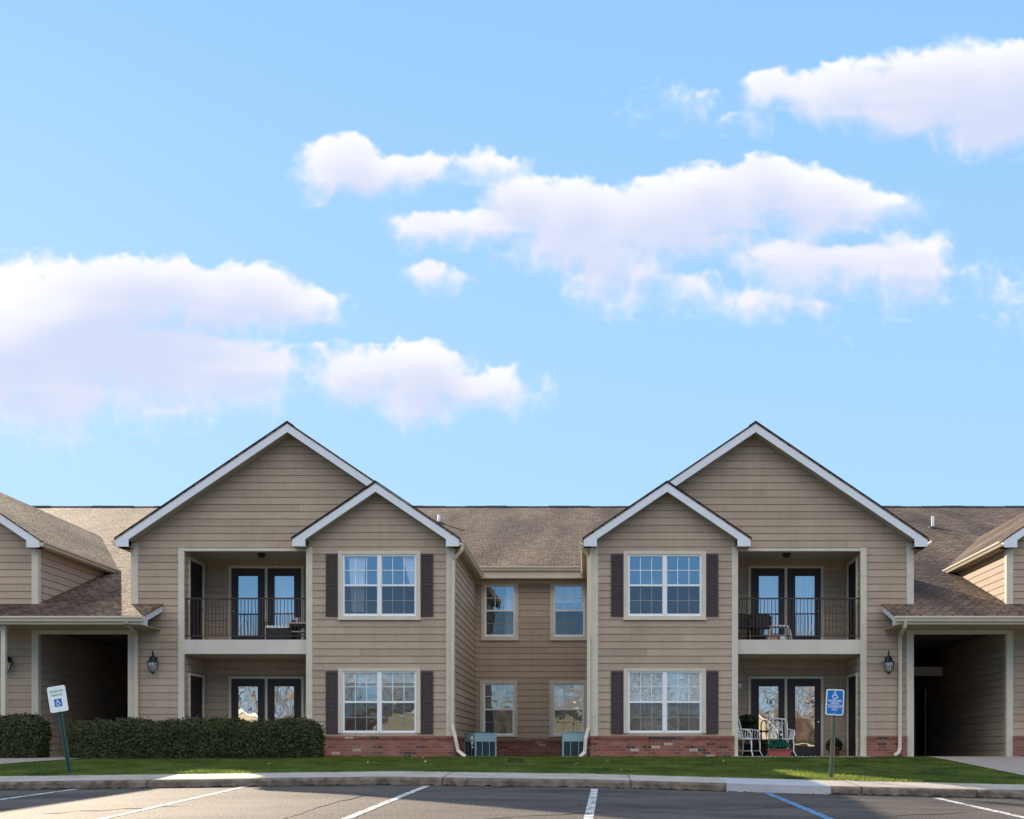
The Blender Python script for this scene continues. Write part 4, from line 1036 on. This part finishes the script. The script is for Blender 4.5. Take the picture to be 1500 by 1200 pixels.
# hedges -----------------------------------------------------------
def hedge(x0, x1, y0, y1, z0, z1, nleaf, label, lump=.04, name='hedge'):
    cx, cy = (x0 + x1) / 2, (y0 + y1) / 2; hx, hy, hz = (x1 - x0) / 2, (y1 - y0) / 2, (z1 - z0)
    root = thing(name, label, 'hedge', (cx, cy, z0))
    def surf(t, s):   # superellipsoid-like rounded box; t angle, s in -1..1
        pass
    nn = nleaf; pts = rng.normal(size=(nn, 3)); pts /= np.linalg.norm(pts, axis=1)[:, None]
    # rounded box: sample box faces by area then round the corners
    A = np.array([hx * hz * 2 * 2, hy * hz * 2 * 2 / 2 * 2, hx * hy * 4]); pr = A / A.sum(); face = rng.choice(3, nn, p=pr); sgn = rng.choice([-1, 1], nn); a = rng.uniform(-1, 1, nn); b = rng.random(nn)
    Pn = np.zeros((nn, 3)); Nn = np.zeros((nn, 3))
    f0 = face == 0; Pn[f0] = np.stack([a[f0] * hx, sgn[f0] * hy, b[f0] * hz], 1)
    f1 = face == 1; Pn[f1] = np.stack([sgn[f1] * hx, a[f1] * hy, b[f1] * hz], 1)
    f2 = face == 2; Pn[f2] = np.stack([a[f2] * hx, (b[f2] * 2 - 1) * hy, np.full(f2.sum(), hz)], 1)
    r = .34
    def rnd(Q):
        c = np.stack([np.clip(Q[:, 0], -hx + r, hx - r), np.clip(Q[:, 1], -hy + r, hy - r), np.clip(Q[:, 2], r * .5, hz - r)], 1)
        d = Q - c; L_ = np.linalg.norm(d, axis=1)[:, None] + 1e-6; d = d / L_; out = c + d * np.minimum(L_, r); 
        low = Q[:, 2] < r * .5; out[low, 2] = Q[low, 2]
        return out, d
    S, Nn = rnd(Pn)
    lum = lump * (np.sin(S[:, 0] * 2.3 + 1) * .6 + np.sin(S[:, 0] * 5.1 + S[:, 2] * 3) * .5 + np.sin(S[:, 0] * 11 + S[:, 1] * 7 + S[:, 2] * 9) * .4)
    fz = 1 - .13 * np.exp(-np.maximum(S[:, 0] + hx, 0) / .45) - .05 * np.exp(-np.maximum(hx - S[:, 0], 0) / .3) + .018 * np.sin(S[:, 0] * 3.1) + .012 * np.sin(S[:, 0] * 8.3 + 1)
    S[:, 2] *= fz
    S = S + Nn * (lum + rng.normal(0, .024, nn) + .09 * (rng.random(nn) ** 14) - .02)[:, None]
    sz = .016 + .018 * rng.random(nn); q = rng.normal(size=(nn, 3)); q /= np.linalg.norm(q, axis=1)[:, None]
    nrm = Nn + .9 * q; nrm /= np.linalg.norm(nrm, axis=1)[:, None]
    t1 = np.cross(nrm, rng.normal(size=(nn, 3))); t1 /= np.linalg.norm(t1, axis=1)[:, None]; t2 = np.cross(nrm, t1)
    V = np.stack([S - t1 * sz[:, None] * 1.3, S - t2 * sz[:, None] * .7, S + t1 * sz[:, None] * 1.3, S + t2 * sz[:, None] * .7], 1).reshape(-1, 3)
    F = np.arange(len(V)).reshape(-1, 4)
    o = bpy.data.objects.new('foliage', np_mesh('foliage', V, F, 'hedge_leaf')); COL.objects.link(o); o.parent = root
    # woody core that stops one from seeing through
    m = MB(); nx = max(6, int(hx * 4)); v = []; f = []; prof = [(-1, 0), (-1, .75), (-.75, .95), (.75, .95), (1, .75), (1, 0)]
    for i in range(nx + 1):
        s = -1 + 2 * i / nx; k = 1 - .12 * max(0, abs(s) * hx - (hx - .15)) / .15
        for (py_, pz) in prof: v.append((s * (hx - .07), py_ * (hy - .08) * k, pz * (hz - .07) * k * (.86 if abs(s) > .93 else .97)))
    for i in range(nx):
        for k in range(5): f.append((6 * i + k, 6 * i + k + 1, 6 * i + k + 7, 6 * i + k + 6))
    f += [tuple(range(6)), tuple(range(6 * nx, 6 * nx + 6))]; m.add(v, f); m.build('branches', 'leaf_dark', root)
hy = 29.3
hedge(P(102, 0, hy)[0], P(470, 0, hy)[0], hy - .45, hy + .5, GZ - .02, P(0, 1056, hy)[1], 46000, 'long clipped green hedge below the left balcony')
hedge(-15.6, P(66, 0, hy)[0], hy - .45, hy + .5, GZ - .02, P(0, 1050, hy)[1], 14000, 'short dark hedge at the left edge of the photo by the thin porch post')

# ------------------------------------------------------------------ AC units
def ac(x, y, rz, label, labels=False, fan=False, w=.62, h=.66):
    t = thing('air_conditioner', label, 'air conditioner', (x, y, GZ - .02), rz, 'air conditioners in the recess')
    m = MB(); hw = w / 2; c = .035
    m.box(-hw - .06, hw + .06, -hw - .06, hw + .06, -.03, .02); m.build('base_pad', 'slab', t)
    m = MB(); g0, g1 = .06, h * .66
    m.box(-hw, hw, -hw, hw, g1, h - .02); m.box(-hw - .008, hw + .008, -hw - .008, hw + .008, h - .0195, h); m.box(-hw, hw, -hw, hw, .02, g0)
    for sx in (-1, 1):
        for sy in (-1, 1): m.box(sx * hw, sx * (hw - c), sy * hw, sy * (hw - c), g0, g1)
    for k in (-1, 1):
        m.box(k * w / 6 - .008, k * w / 6 + .008, -hw, -hw + .01, g0, g1); m.box(k * w / 6 - .008, k * w / 6 + .008, hw - .01, hw, g0, g1)
        m.box(-hw, -hw + .01, k * w / 6 - .008, k * w / 6 + .008, g0, g1); m.box(hw - .01, hw, k * w / 6 - .008, k * w / 6 + .008, g0, g1)
    m.build('cabinet', 'ac_metal', t)
    m = MB(); m.box(-hw + .03, hw - .03, -hw + .03, hw - .03, g0, g1)
    z = g0 + .01
    while z < g1 - .01:
        for s in (-1, 1): m.box(-hw + c, hw - c, s * (hw - .014), s * (hw - .029), z, z + .006); m.box(s * (hw - .014), s * (hw - .029), -hw + c, hw - c, z, z + .006)
        z += .022
    m.build('louvre_grille', 'ac_dark', t)
    m = MB(); m.tube([(.1, hw, .12), (.1, hw + .12, .10), (.12, hw + .5, .10), (.12, hw + .9, .14)], .014, 6); m.tube([(.18, hw, .2), (.18, hw + .1, .2), (.2, hw + .14, .05), (.2, hw + .9, .03)], .011, 6); m.build('refrigerant_line', 'dark_plastic', t)
    m = MB()
    for k in range(1, 6):
        r = k * .045; pts = [(r * math.cos(a), r * math.sin(a), h + .012 + .02 * (1 - k / 6)) for a in np.linspace(0, 6.283, 20)]; m.tube(pts, .004, 4, cap=False)
    for k in range(8): a = k * .785; m.tube([(0, 0, h + .035), (.25 * math.cos(a), .25 * math.sin(a), h + .004)], .004, 4)
    m.build('fan_guard', 'ac_dark', t)
    if fan:
        m = MB()
        for k in range(12): xx = -hw + .03 + k * (w - .06) / 11; m.tube([(xx, -hw + .02, h), (xx, -hw + .02, h + .05)], .006, 4)
        m.build('coil_guard_pins', 'ac_metal', t)
    if labels:
        for (za, zb, ya, yb_) in ((.48, .57, -.2, -.04), (.36, .44, -.2, -.08), (.26, .32, -.2, -.12)):
            m = MB(); m.box(-hw - .004, -hw - .001, ya, yb_, za, zb); m.build('data_label', 'label_white', t)
ax, _ = P(703, 0, 31.4)
ac(ax, 31.5, R(33), 'grey-blue air conditioner set cornerwise with white labels beside the left downspout', labels=True)
ax, _ = P(838, 0, 30.9)
ac(ax + .05, 31.2, R(3), 'grey-blue air conditioner set square under the lower right recess window', fan=True)

# ------------------------------------------------------------------ signs
def text_mesh(body, size, width=None):
    c = bpy.data.curves.new('txt', 'FONT'); c.body = body; c.size = size; c.align_x = 'CENTER'; c.align_y = 'CENTER'; c.offset = size * .012
    o = bpy.data.objects.new('txt', c); COL.objects.link(o); dg = bpy.context.evaluated_depsgraph_get(); me = bpy.data.meshes.new_from_object(o.evaluated_get(dg))
    vs = [tuple(v.co) for v in me.vertices]; fs = [tuple(p.vertices) for p in me.polygons]; bpy.data.objects.remove(o); bpy.data.curves.remove(c); bpy.data.meshes.remove(me)
    if width:
        w = max(v[0] for v in vs) - min(v[0] for v in vs); vs = [(v[0] * width / w, v[1], v[2]) for v in vs]
    return vs, fs
def rrect(w, h, r, n=5):
    pts = []
    for (cx, cy, a0) in ((w / 2 - r, h / 2 - r, 0), (-w / 2 + r, h / 2 - r, 90), (-w / 2 + r, -h / 2 + r, 180), (w / 2 - r, -h / 2 + r, 270)):
        for k in range(n + 1): a = R(a0 + 90 * k / n); pts.append((cx + r * math.cos(a), cy + r * math.sin(a)))
    return pts
def isa(mb, cx, cz, s, y):
    """wheelchair figure, s = height"""
    def seg(a, b, w):
        ax, az = a; bx, bz = b; dx, dz = bx - ax, bz - az; l = math.hypot(dx, dz); nx, nz = -dz / l * w / 2, dx / l * w / 2
        mb.quad((cx + ax + nx, y, cz + az + nz), (cx + bx + nx, y, cz + bz + nz), (cx + bx - nx, y, cz + bz - nz), (cx + ax - nx, y, cz + az - nz))
    w = s * .11
    pts = [(s * .085 * math.cos(a), s * .085 * math.sin(a)) for a in np.linspace(0, 6.283, 14)[:-1]]
    mb.quad(*[(cx - s * .06 + p[0], y, cz + s * .42 + p[1]) for p in pts])
    seg((-s * .06, s * .34), (-s * .03, s * .0), w); seg((-s * .045, s * .18), (s * .17, s * .18), w * .8); seg((-s * .06, s * .03), (s * .20, s * .03), w); seg((s * .18, s * .05), (s * .30, -s * .28), w); seg((s * .27, -s * .27), (s * .42, -s * .20), w * .8)
    a0, a1 = R(115), R(345); n = 16; ro, ri = s * .33, s * .235; ox, oz = -s * .04, -s * .14
    for k in range(n):
        a, b = a0 + (a1 - a0) * k / n, a0 + (a1 - a0) * (k + 1) / n
        mb.quad((cx + ox + ro * math.cos(a), y, cz + oz + ro * math.sin(a)), (cx + ox + ro * math.cos(b), y, cz + oz + ro * math.sin(b)), (cx + ox + ri * math.cos(b), y, cz + oz + ri * math.sin(b)), (cx + ox + ri * math.cos(a), y, cz + oz + ri * math.sin(a)))
def sign(bx, by, post_len, lean, panel_w, panel_h, panel_c, blue, label, postmat, ry=0):
    z0 = lawnz(bx, by)
    t = thing('parking_sign', label, 'sign', (bx, by, z0))
    t.rotation_euler = (0, lean, ry)
    m = MB()       # U-channel post
    m.prism([(-.04, -.018), (-.022, -.018), (-.022, .012), (.022, .012), (.022, -.018), (.04, -.018), (.04, -.012), (.028, -.012), (.028, .018), (-.028, .018), (-.028, -.012), (-.04, -.012)], -.3, post_len, axis='z')
    m.build('post', postmat, t)
    pz = post_len - panel_h / 2 + .02; y = -.03
    ps = MB(); ps.prism([(a, pz + b) for a, b in rrect(panel_w, panel_h, .035)], y, y + .004)
    pn = ps.build('sign_panel', 'sign_white', t)
    for dz in (panel_h / 2 - .035, -panel_h / 2 + .035):
        b = MB(); b.lathe([(0, .008), (.008, .006), (.01, 0)], (0, 0, 0), 8); b.v = [(v[0], y - .001 - v[2], pz + dz + v[1]) for v in b.v]; b.build('bolt', 'chrome', pn)
    def txt(s, zc_, size, width, m_, yy):
        vs, fs = text_mesh(s, size, width); q = MB(); q.add([(v[0], yy, zc_ + v[1]) for v in vs], fs); q.build('sign_text', m_, pn)
    if blue:
        q = MB(); q.prism([(a, pz + b) for a, b in rrect(panel_w - .035, panel_h - .035, .024)], y - .002, y - .0005); q.build('blue_field', 'sign_blue', pn)
        q = MB(); isa(q, 0, pz + panel_h * .26, panel_h * .30, y - .004); q.build('wheelchair_symbol', 'sign_white', pn)
        txt('HANDICAPPED', pz + panel_h * .055, .050, panel_w * .74, 'sign_white', y - .004); txt('PARKING', pz - panel_h * .045, .046, panel_w * .48, 'sign_white', y - .004)
        q = MB(); q.quad((-panel_w * .44, y - .004, pz - panel_h * .118), (panel_w * .44, y - .004, pz - panel_h * .118), (panel_w * .44, y - .004, pz - panel_h * .102), (-panel_w * .44, y - .004, pz - panel_h * .102)); q.build('divider_line', 'sign_white', pn)
        txt('AUTHORIZED USE', pz - panel_h * .185, .046, panel_w * .74, 'sign_white', y - .004); txt('ONLY', pz - panel_h * .29, .046, panel_w * .34, 'sign_white', y - .004)
    else:
        txt('RESERVED', pz + panel_h * .30, .062, panel_w * .74, 'sign_green', y - .003); txt('PARKING', pz + panel_h * .15, .056, panel_w * .62, 'sign_green', y - .003)
        q = MB(); s = panel_w * .42; q.quad((-s / 2, y - .003, pz - panel_h * .14 - s / 2), (s / 2, y - .003, pz - panel_h * .14 - s / 2), (s / 2, y - .003, pz - panel_h * .14 + s / 2), (-s / 2, y - .003, pz - panel_h * .14 + s / 2)); q.build('blue_square', 'sign_blue', pn)
        q = MB(); isa(q, 0, pz - panel_h * .14, s * .85, y - .005); q.build('wheelchair_symbol', 'sign_white', pn)
    return t
bx, _ = P(103, 0, 21.4)
sign(bx, 21.4, 1.56, R(-9.0), .325, .46, None, False, 'leaning white reserved parking sign with a small blue wheelchair square on a green post', 'sign_green_post')
bx, _ = P(1217, 0, 21.3)
sign(bx, 21.3, 1.56, R(2.8), .315, .455, None, True, 'blue handicapped parking sign with white border on a grey metal post', 'sign_grey_post')

# ------------------------------------------------------------------ patio and balcony furniture
def ornate_chair(x, y, rz, label):
    t = thing('garden_chair', label, 'chair', (x, y, -.14), rz, 'white ornate metal chairs on the patio')
    # front faces -y
    w, d, sh, bh = .27, .25, .45, 1.0; r = .013
    m = MB()
    for a in range(5):
        pass
    m.tube([(-w, -d, sh), (w, -d, sh), (w, d, sh), (-w, d, sh), (-w, -d, sh)], .014, 6)
    for k in range(-5, 6): m.box(k * .042 - .012, k * .042 + .012, -d, d, sh - .004, sh + .004)
    for k in range(-4, 5): m.box(-w, w, k * .05 - .010, k * .05 + .010, sh - .0035, sh + .0035)
    m.build('seat', 'white_metal', t)
    for sx in (-1, 1):
        for sy in (-1, 1):
            m = MB(); m.tube([(sx * w * .93, sy * d * .9, sh), (sx * w * .98, sy * d * .96, sh * .7), (sx * w * .96, sy * d * .96, sh * .3), (sx * w * 1.16, sy * d * 1.2, .0)], [.024, .018, .014, .016], 7)
            m.build('leg', 'white_metal', t)
        m = MB(); m.tube([(sx * w * .97, -d, .14), (sx * w * .97, d, .14)], .011, 6); m.build('stretcher', 'white_metal', t)
    m = MB(); m.tube([(-w, 0, .14), (w, 0, .14)], .011, 6); m.build('stretcher', 'white_metal', t)
    # back frame and scrolls
    m = MB(); bk = lambda u, z: (u, d + .10 * (z - sh) / .5, z)
    m.tube([bk(-w * .92, sh), bk(-w * .95, bh - .12), bk(-w * .80, bh - .02), bk(0, bh), bk(w * .80, bh - .02), bk(w * .95, bh - .12), bk(w * .92, sh)], .019, 7)
    for sx in (-1, 1): m.tube([bk(sx * w * .42, sh + .02), bk(sx * w * .45, bh - .03)], .011, 6)
    for i in range(34):
        cx = random.uniform(-.17, .17); cz = random.uniform(sh + .06, bh - .07); rr = random.uniform(.018, .035); a0 = random.random() * 6
        m.tube([bk(cx + rr * math.cos(a0 + q), cz + rr * math.sin(a0 + q)) for q in np.linspace(0, 4.8, 8)], .0085, 5)
    m.build('backrest', 'white_metal', t)
    for sx in (-1, 1):
        m = MB(); m.tube([(sx * w * .96, d + .05, sh + .26), (sx * w * 1.1, 0, sh + .25), (sx * w * 1.1, -d * .7, sh + .22), (sx * w * 1.05, -d * .95, sh + .14), (sx * w * .98, -d * .9, sh + .0)], .014, 6)
        for k in range(6):
            yy = -d * .7 + k * .07; m.tube([(sx * w, yy, sh + .01), (sx * w * 1.08, yy + .03, sh + .12), (sx * w * 1.1, yy, sh + .24)], .007, 5)
        m.build('armrest', 'white_metal', t)
cx_, _ = P(1095, 0, 31.35)
ornate_chair(cx_, 31.4, R(58), 'white ornate metal chair seen from the side next to the brick wall')
cx_, _ = P(1145, 0, 31.75)
ornate_chair(cx_, 31.8, R(8), 'white ornate metal chair facing the lawn behind the red planter')
def leafball(root, c, rx, ry, rz_, n, sz, m, name='foliage', up=False):
    p = rng.normal(size=(n, 3)); p /= np.linalg.norm(p, axis=1)[:, None]; rad = rng.random(n) ** .33
    S = p * rad[:, None] * np.array([rx, ry, rz_]) + np.array(c); q = rng.normal(size=(n, 3)); q /= np.linalg.norm(q, axis=1)[:, None]
    t1 = np.cross(q, p + .01); t1 /= np.linalg.norm(t1, axis=1)[:, None]; t2 = np.cross(q, t1); s = (sz * (.6 + .8 * rng.random(n)))[:, None]
    V = np.stack([S - t1 * s, S - t2 * s * .5, S + t1 * s, S + t2 * s * .5], 1).reshape(-1, 3)
    o = bpy.data.objects.new(name, np_mesh(name, V, np.arange(len(V)).reshape(-1, 4), m)); COL.objects.link(o); o.parent = root; return o
# red planter trough
x, _ = P(1141.5, 0, 31.05)
t = thing('planter_box', 'long red planter trough full of blue-green leaves in front of the white chair', 'planter', (x, 31.05, -.14))
m = MB(); m.prism([(-.27, 0), (.27, 0), (.30, .16), (-.30, .16)], -.10, .10); m.prism([(-.31, .161), (.31, .161), (.31, .185), (-.31, .185)], -.12, .12); m.build('trough', 'terracotta_red', t)
leafball(t, (-.02, 0, .30), .28, .14, .15, 900, .035, 'leaf_teal')
# dark bush in red pot by the storage door
x, _ = P(1223, 0, 32.2)
t = thing('potted_plant', 'round dark bush in a red pot beside the storage door', 'plant', (x, 32.3, -.14))
m = MB(); m.lathe([(0, 0), (.12, 0), (.16, .20), (.18, .20), (.18, .24), (.15, .24), (.14, .20)], (0, 0, 0), 18); m.build('pot', 'terracotta_red', t)
leafball(t, (0, 0, .28), .23, .2, .22, 1100, .03, 'leaf_dark')
# tall leafy plant behind the side chair
x, _ = P(1096, 0, 32.2)
t = thing('potted_plant', 'tall dark leafy plant behind the side-on white chair', 'plant', (x, 32.25, -.14))
m = MB(); m.lathe([(0, 0), (.13, 0), (.17, .30), (.185, .30), (.185, .34), (.15, .34)], (0, 0, 0), 18); m.build('pot', 'dark_plastic', t)
m = MB(); 
for k in range(5): a = k * 1.3; m.tube([(0, 0, .3), (.05 * math.cos(a), .05 * math.sin(a), .7), (.14 * math.cos(a), .14 * math.sin(a), 1.0)], .008, 5)
m.build('stem', 'leaf_dark', t)
leafball(t, (0, 0, .82), .27, .22, .30, 380, .07, 'leaf_dark')
# dark bent-arm chair
def dark_chair(x, y, z, rz, label, arms=True, name='patio_chair', hback=.92, w=.27, m_='dark_plastic', grp=None, solid=False):
    t = thing(name, label, 'chair', (x, y, z), rz, grp)
    d = .26; sh = .40
    m = MB(); m.box(-w, w, -d, d, sh - .03, sh + .02); m.build('seat', m_, t)
    for sx in (-1, 1):
        for sy in (-1, 1): m = MB(); m.tube([(sx * w * .92, sy * d * .9, sh - .03), (sx * w, sy * d, 0)], .016, 6); m.build('leg', m_, t)
    m = MB(); bk = lambda u, zz: (u, d + .12 * (zz - sh) / .5, zz)
    m.tube([bk(-w, sh), bk(-w, hback - .06), bk(-w * .85, hback), bk(w * .85, hback), bk(w, hback - .06), bk(w, sh)], .016, 6)
    if solid: m.quad(bk(-w, sh + .02), bk(w, sh + .02), bk(w * .9, hback - .01), bk(-w * .9, hback - .01))
    else:
        for k in range(-4, 5): m.tube([bk(k * .055, sh), bk(k * .055, hback)], .009, 5)
    m.build('backrest', m_, t)
    if arms:
        for sx in (-1, 1): m = MB(); m.tube([bk(sx * w, sh + .26), (sx * w * 1.03, 0, sh + .27), (sx * w * 1.03, -d * .9, sh + .25), (sx * w * 1.03, -d, sh + .18), (sx * w, -d, sh - .02)], .016, 6); m.build('armrest', m_, t)
    return t
x, _ = P(1120, 0, 32.3)
dark_chair(x, 32.35, -.14, R(60), 'dark metal armchair between the two white chairs', hback=.84)
x, _ = P(1088, 0, 31.7)
dark_chair(x, 31.75, 2.86, R(12), 'black balcony chair in the far left corner of the right balcony', hback=.78, solid=True, grp='black chairs on the right balcony', m_='wicker_dark')
x, _ = P(1113, 0, 31.75)
dark_chair(x, 31.9, 2.86, R(-6), 'black balcony chair beside the small white table on the right balcony', hback=.78, solid=True, grp='black chairs on the right balcony', m_='wicker_dark', w=.31)
# white-legged side table with things on the shelf
x, _ = P(1142, 0, 31.45)
t = thing('side_table', 'small white arched side table on the right balcony', 'table', (x, 31.5, 2.86))
m = MB(); m.lathe([(0, .40), (.24, .40), (.27, .395), (.27, .37), (0, .37)], (0, 0, 0), 20); m.build('tabletop', 'white_metal', t)
for a in (0.5, 2.64, 3.64, 5.78):
    m = MB(); m.tube([(.20 * math.cos(a), .20 * math.sin(a), .37), (.29 * math.cos(a), .29 * math.sin(a), .30), (.35 * math.cos(a), .35 * math.sin(a), 0)], .014, 6); m.build('leg', 'white_metal', t)
o = MB(); o.box(x - .30, x - .06, 31.35, 31.52, 2.862, 3.06); tag(o.build('storage_box', 'crate'), 'small brown box under the white side table on the right balcony', 'box')
m = MB(); m.lathe([(0, 0), (.07, 0), (.09, .12), (.08, .15), (0, .16)], (x + .07, 31.45, 2.862), 12); tag(m.build('flower_pot', 'white_metal'), 'small white pot under the white side table on the right balcony', 'pot')
# left balcony: cushioned bench and dark table
x, _ = P(410, 0, 31.6)
t = thing('balcony_bench', 'low dark wicker seat with a white cushion on the left balcony', 'bench', (x, 31.7, 2.86))
m = MB(); m.box(-.33, .33, -.25, .25, .06, .34); m.build('seat', 'wicker_dark', t)
m = MB(); m.prism([(-.33, .345), (-.34, .37), (-.33, .405), (.33, .405), (.34, .37), (.33, .345)], -.26, .26); m.build('cushion', 'cloth', t)
for sx in (-1, 1):
    for sy in (-1, 1): MB().box(sx * .31 - .02, sx * .31 + .02, sy * .23 - .02, sy * .23 + .02, 0, .06).build('leg', 'wicker_dark', t)
m = MB(); m.tube([(-.36, -.2, .34), (-.37, -.2, .50), (-.37, .2, .52), (-.36, .25, .34)], .02, 6); m.build('armrest', 'wicker_dark', t)
m = MB(); m.tube([(.36, -.2, .34), (.37, -.2, .54), (.37, .2, .54), (.36, .25, .34)], .03, 6); m.build('armrest', 'wicker_dark', t)
x, _ = P(440, 0, 31.5)
t = thing('balcony_table', 'dark square table in the right corner of the left balcony', 'table', (x - .04, 31.6, 2.86))
m = MB(); m.box(-.24, .24, -.24, .24, .45, .485); m.build('tabletop', 'slab', t)
m = MB(); m.box(-.22, .22, -.22, .22, .37, .449); m.build('apron', 'wicker_dark', t)
MB().box(-.21, .21, -.21, .21, .24, .26).build('shelf', 'slab', t)
for sx in (-1, 1):
    for sy in (-1, 1): MB().box(sx * .2 - .022, sx * .2 + .022, sy * .2 - .022, sy * .2 + .022, 0, .37).build('leg', 'wicker_dark', t)
xx = P(437, 0, 31.5)[0]
m = MB(); m.lathe([(0, 0), (.07, 0), (.085, .13), (.075, .13)], (xx - .04, 31.55, 2.86 + .487), 14); tag(m.build('flower_pot', 'pink_box'), 'small pink pot on the dark table of the left balcony', 'pot')

# drain and fallen leaves
x = P(757, 0, 26)[0]
t = thing('drain_box', 'small dark drain box set in the lawn in front of the recess', 'drain', (x, 25.5, lawnz(x, 25.5)))
m = MB(); rect_frame(m, -.1, .12, -.15, .15, 0, .12, .02, .02, .0, .025); m.build('frame', 'drain', t)
m = MB(); 
for k in range(6): m.box(-.13, .13, .0, .01, .008 + k * .015, .014 + k * .015)
m.build('grate', 'rail_metal', t)
for i in range(16):
    lx_, ly_ = random.uniform(-11, 11), random.uniform(20.9, 29); s = random.uniform(.03, .055)
    if i == 0: lx_, ly_ = P(1060, 0, 27)[0], 27
    m = MB(); a = random.random() * 6; z0 = lawnz(lx_, ly_) + .05
    pts = [(lx_ + s * r_ * math.cos(a + q), ly_ + s * r_ * math.sin(a + q), z0 + .015 * math.sin(q * 3) + s * .3 * math.cos(q)) for q, r_ in zip(np.linspace(0, 6.28, 9)[:-1], (1, .55, .8, .5, 1, .5, .8, .55))]
    m.quad(*pts); tag(m.build('fallen_leaf', 'dead_leaf'), 'small dry brown leaf lying on the lawn', 'leaf', 'dry leaves scattered on the lawn')

# ------------------------------------------------------------------ across the street (behind the camera, seen mirrored in the glass)
def far_house(x, y, w, label):
    h = thing('house', label, 'house', (x, y, -1.75), 0, 'houses across the street')
    m = MB(); m.box(-w, w, -5, 5, 0, 3.0); m.prism([(-w * .5, 3), (0, 6.2), (w * .5, 3)], 4.6, 5.6); m.box(-w * .5, w * .5, 5.01, 5.6, 0, 3.0); m.build('wall', 'beige_far', h)
    m = MB(); m.prism([(-5.6, 2.8), (0, 5.6), (5.6, 2.8), (5.6, 2.95), (0, 5.8), (-5.6, 2.95)], -w - .4, w + .4, axis='x'); m.build('roof', 'shingle', h)
    for s in (-1, 1):
        m = MB(); m.prism([(s * w * .58, 2.75), (0, 6.3), (0, 6.65), (s * w * .58, 3.15)], 5.7, 5.8); m.build('rake_board', 'vinyl', h)
    for k in (-.75, .75): m = MB(); m.box(k * w - .9, k * w + .9, 5.02, 5.06, 1, 2.4); m.build('window', 'interior_dark', h)
    m = MB(); m.box(-1.4, 1.4, 5.62, 5.66, 0, 2.2); m.build('garage_door', 'vinyl', h)
for i, x in enumerate((-62, -40, -20, -2, 18, 38, 60)): far_house(x, -76 - 3 * (i % 2), 7.5, ('first', 'second', 'third', 'fourth', 'fifth', 'sixth', 'seventh')[i] + ' tan gabled house from the left across the street, seen only in reflections')
m = MB()
for i in range(190):
    x = -150 + 300 * i / 190 + random.uniform(-2, 2); y = -112 + random.uniform(-10, 10); h = random.uniform(11, 18); z0 = -1.75
    m.tube([(x, y, z0), (x + .2, y, z0 + h * .5), (x, y, z0 + h)], [.22, .15, .04], 5)
    for k in range(26):
        zz = z0 + h * random.uniform(.25, .95); a = random.random() * 6.28; l = h * .28 * random.uniform(.5, 1); e = (x + l * math.cos(a), y + l * math.sin(a), zz + l * .9)
        m.tube([(x, y, zz), e], [.07, .02], 3)
        for q in range(4):
            f_ = random.uniform(.4, 1); p = (x + (e[0] - x) * f_, y + (e[1] - y) * f_, zz + (e[2] - zz) * f_); aa = random.random() * 6.28; l2 = l * .5
            m.tube([p, (p[0] + l2 * math.cos(aa), p[1] + l2 * math.sin(aa), p[2] + l2 * .7)], [.04, .015], 3)
o = m.build('far_wood', 'twigs'); o['kind'] = 'stuff'; o['label'] = 'bare winter trees across the street'
# low wooded rise behind it
m = MB(); v = []; n = 60
for i in range(n + 1):
    x = -260 + 520 * i / n; v += [(x, -125, -1.8), (x, -200, 9.5 + 2.0 * math.sin(i * .5) + 1.2 * math.sin(i * 1.3)), (x, -260, -1.8)]
m.add(v, [(3 * i + k, 3 * i + k + 1, 3 * i + k + 4, 3 * i + k + 3) for i in range(n) for k in range(2)], True); struct(m.build('hill', 'dry_field'))
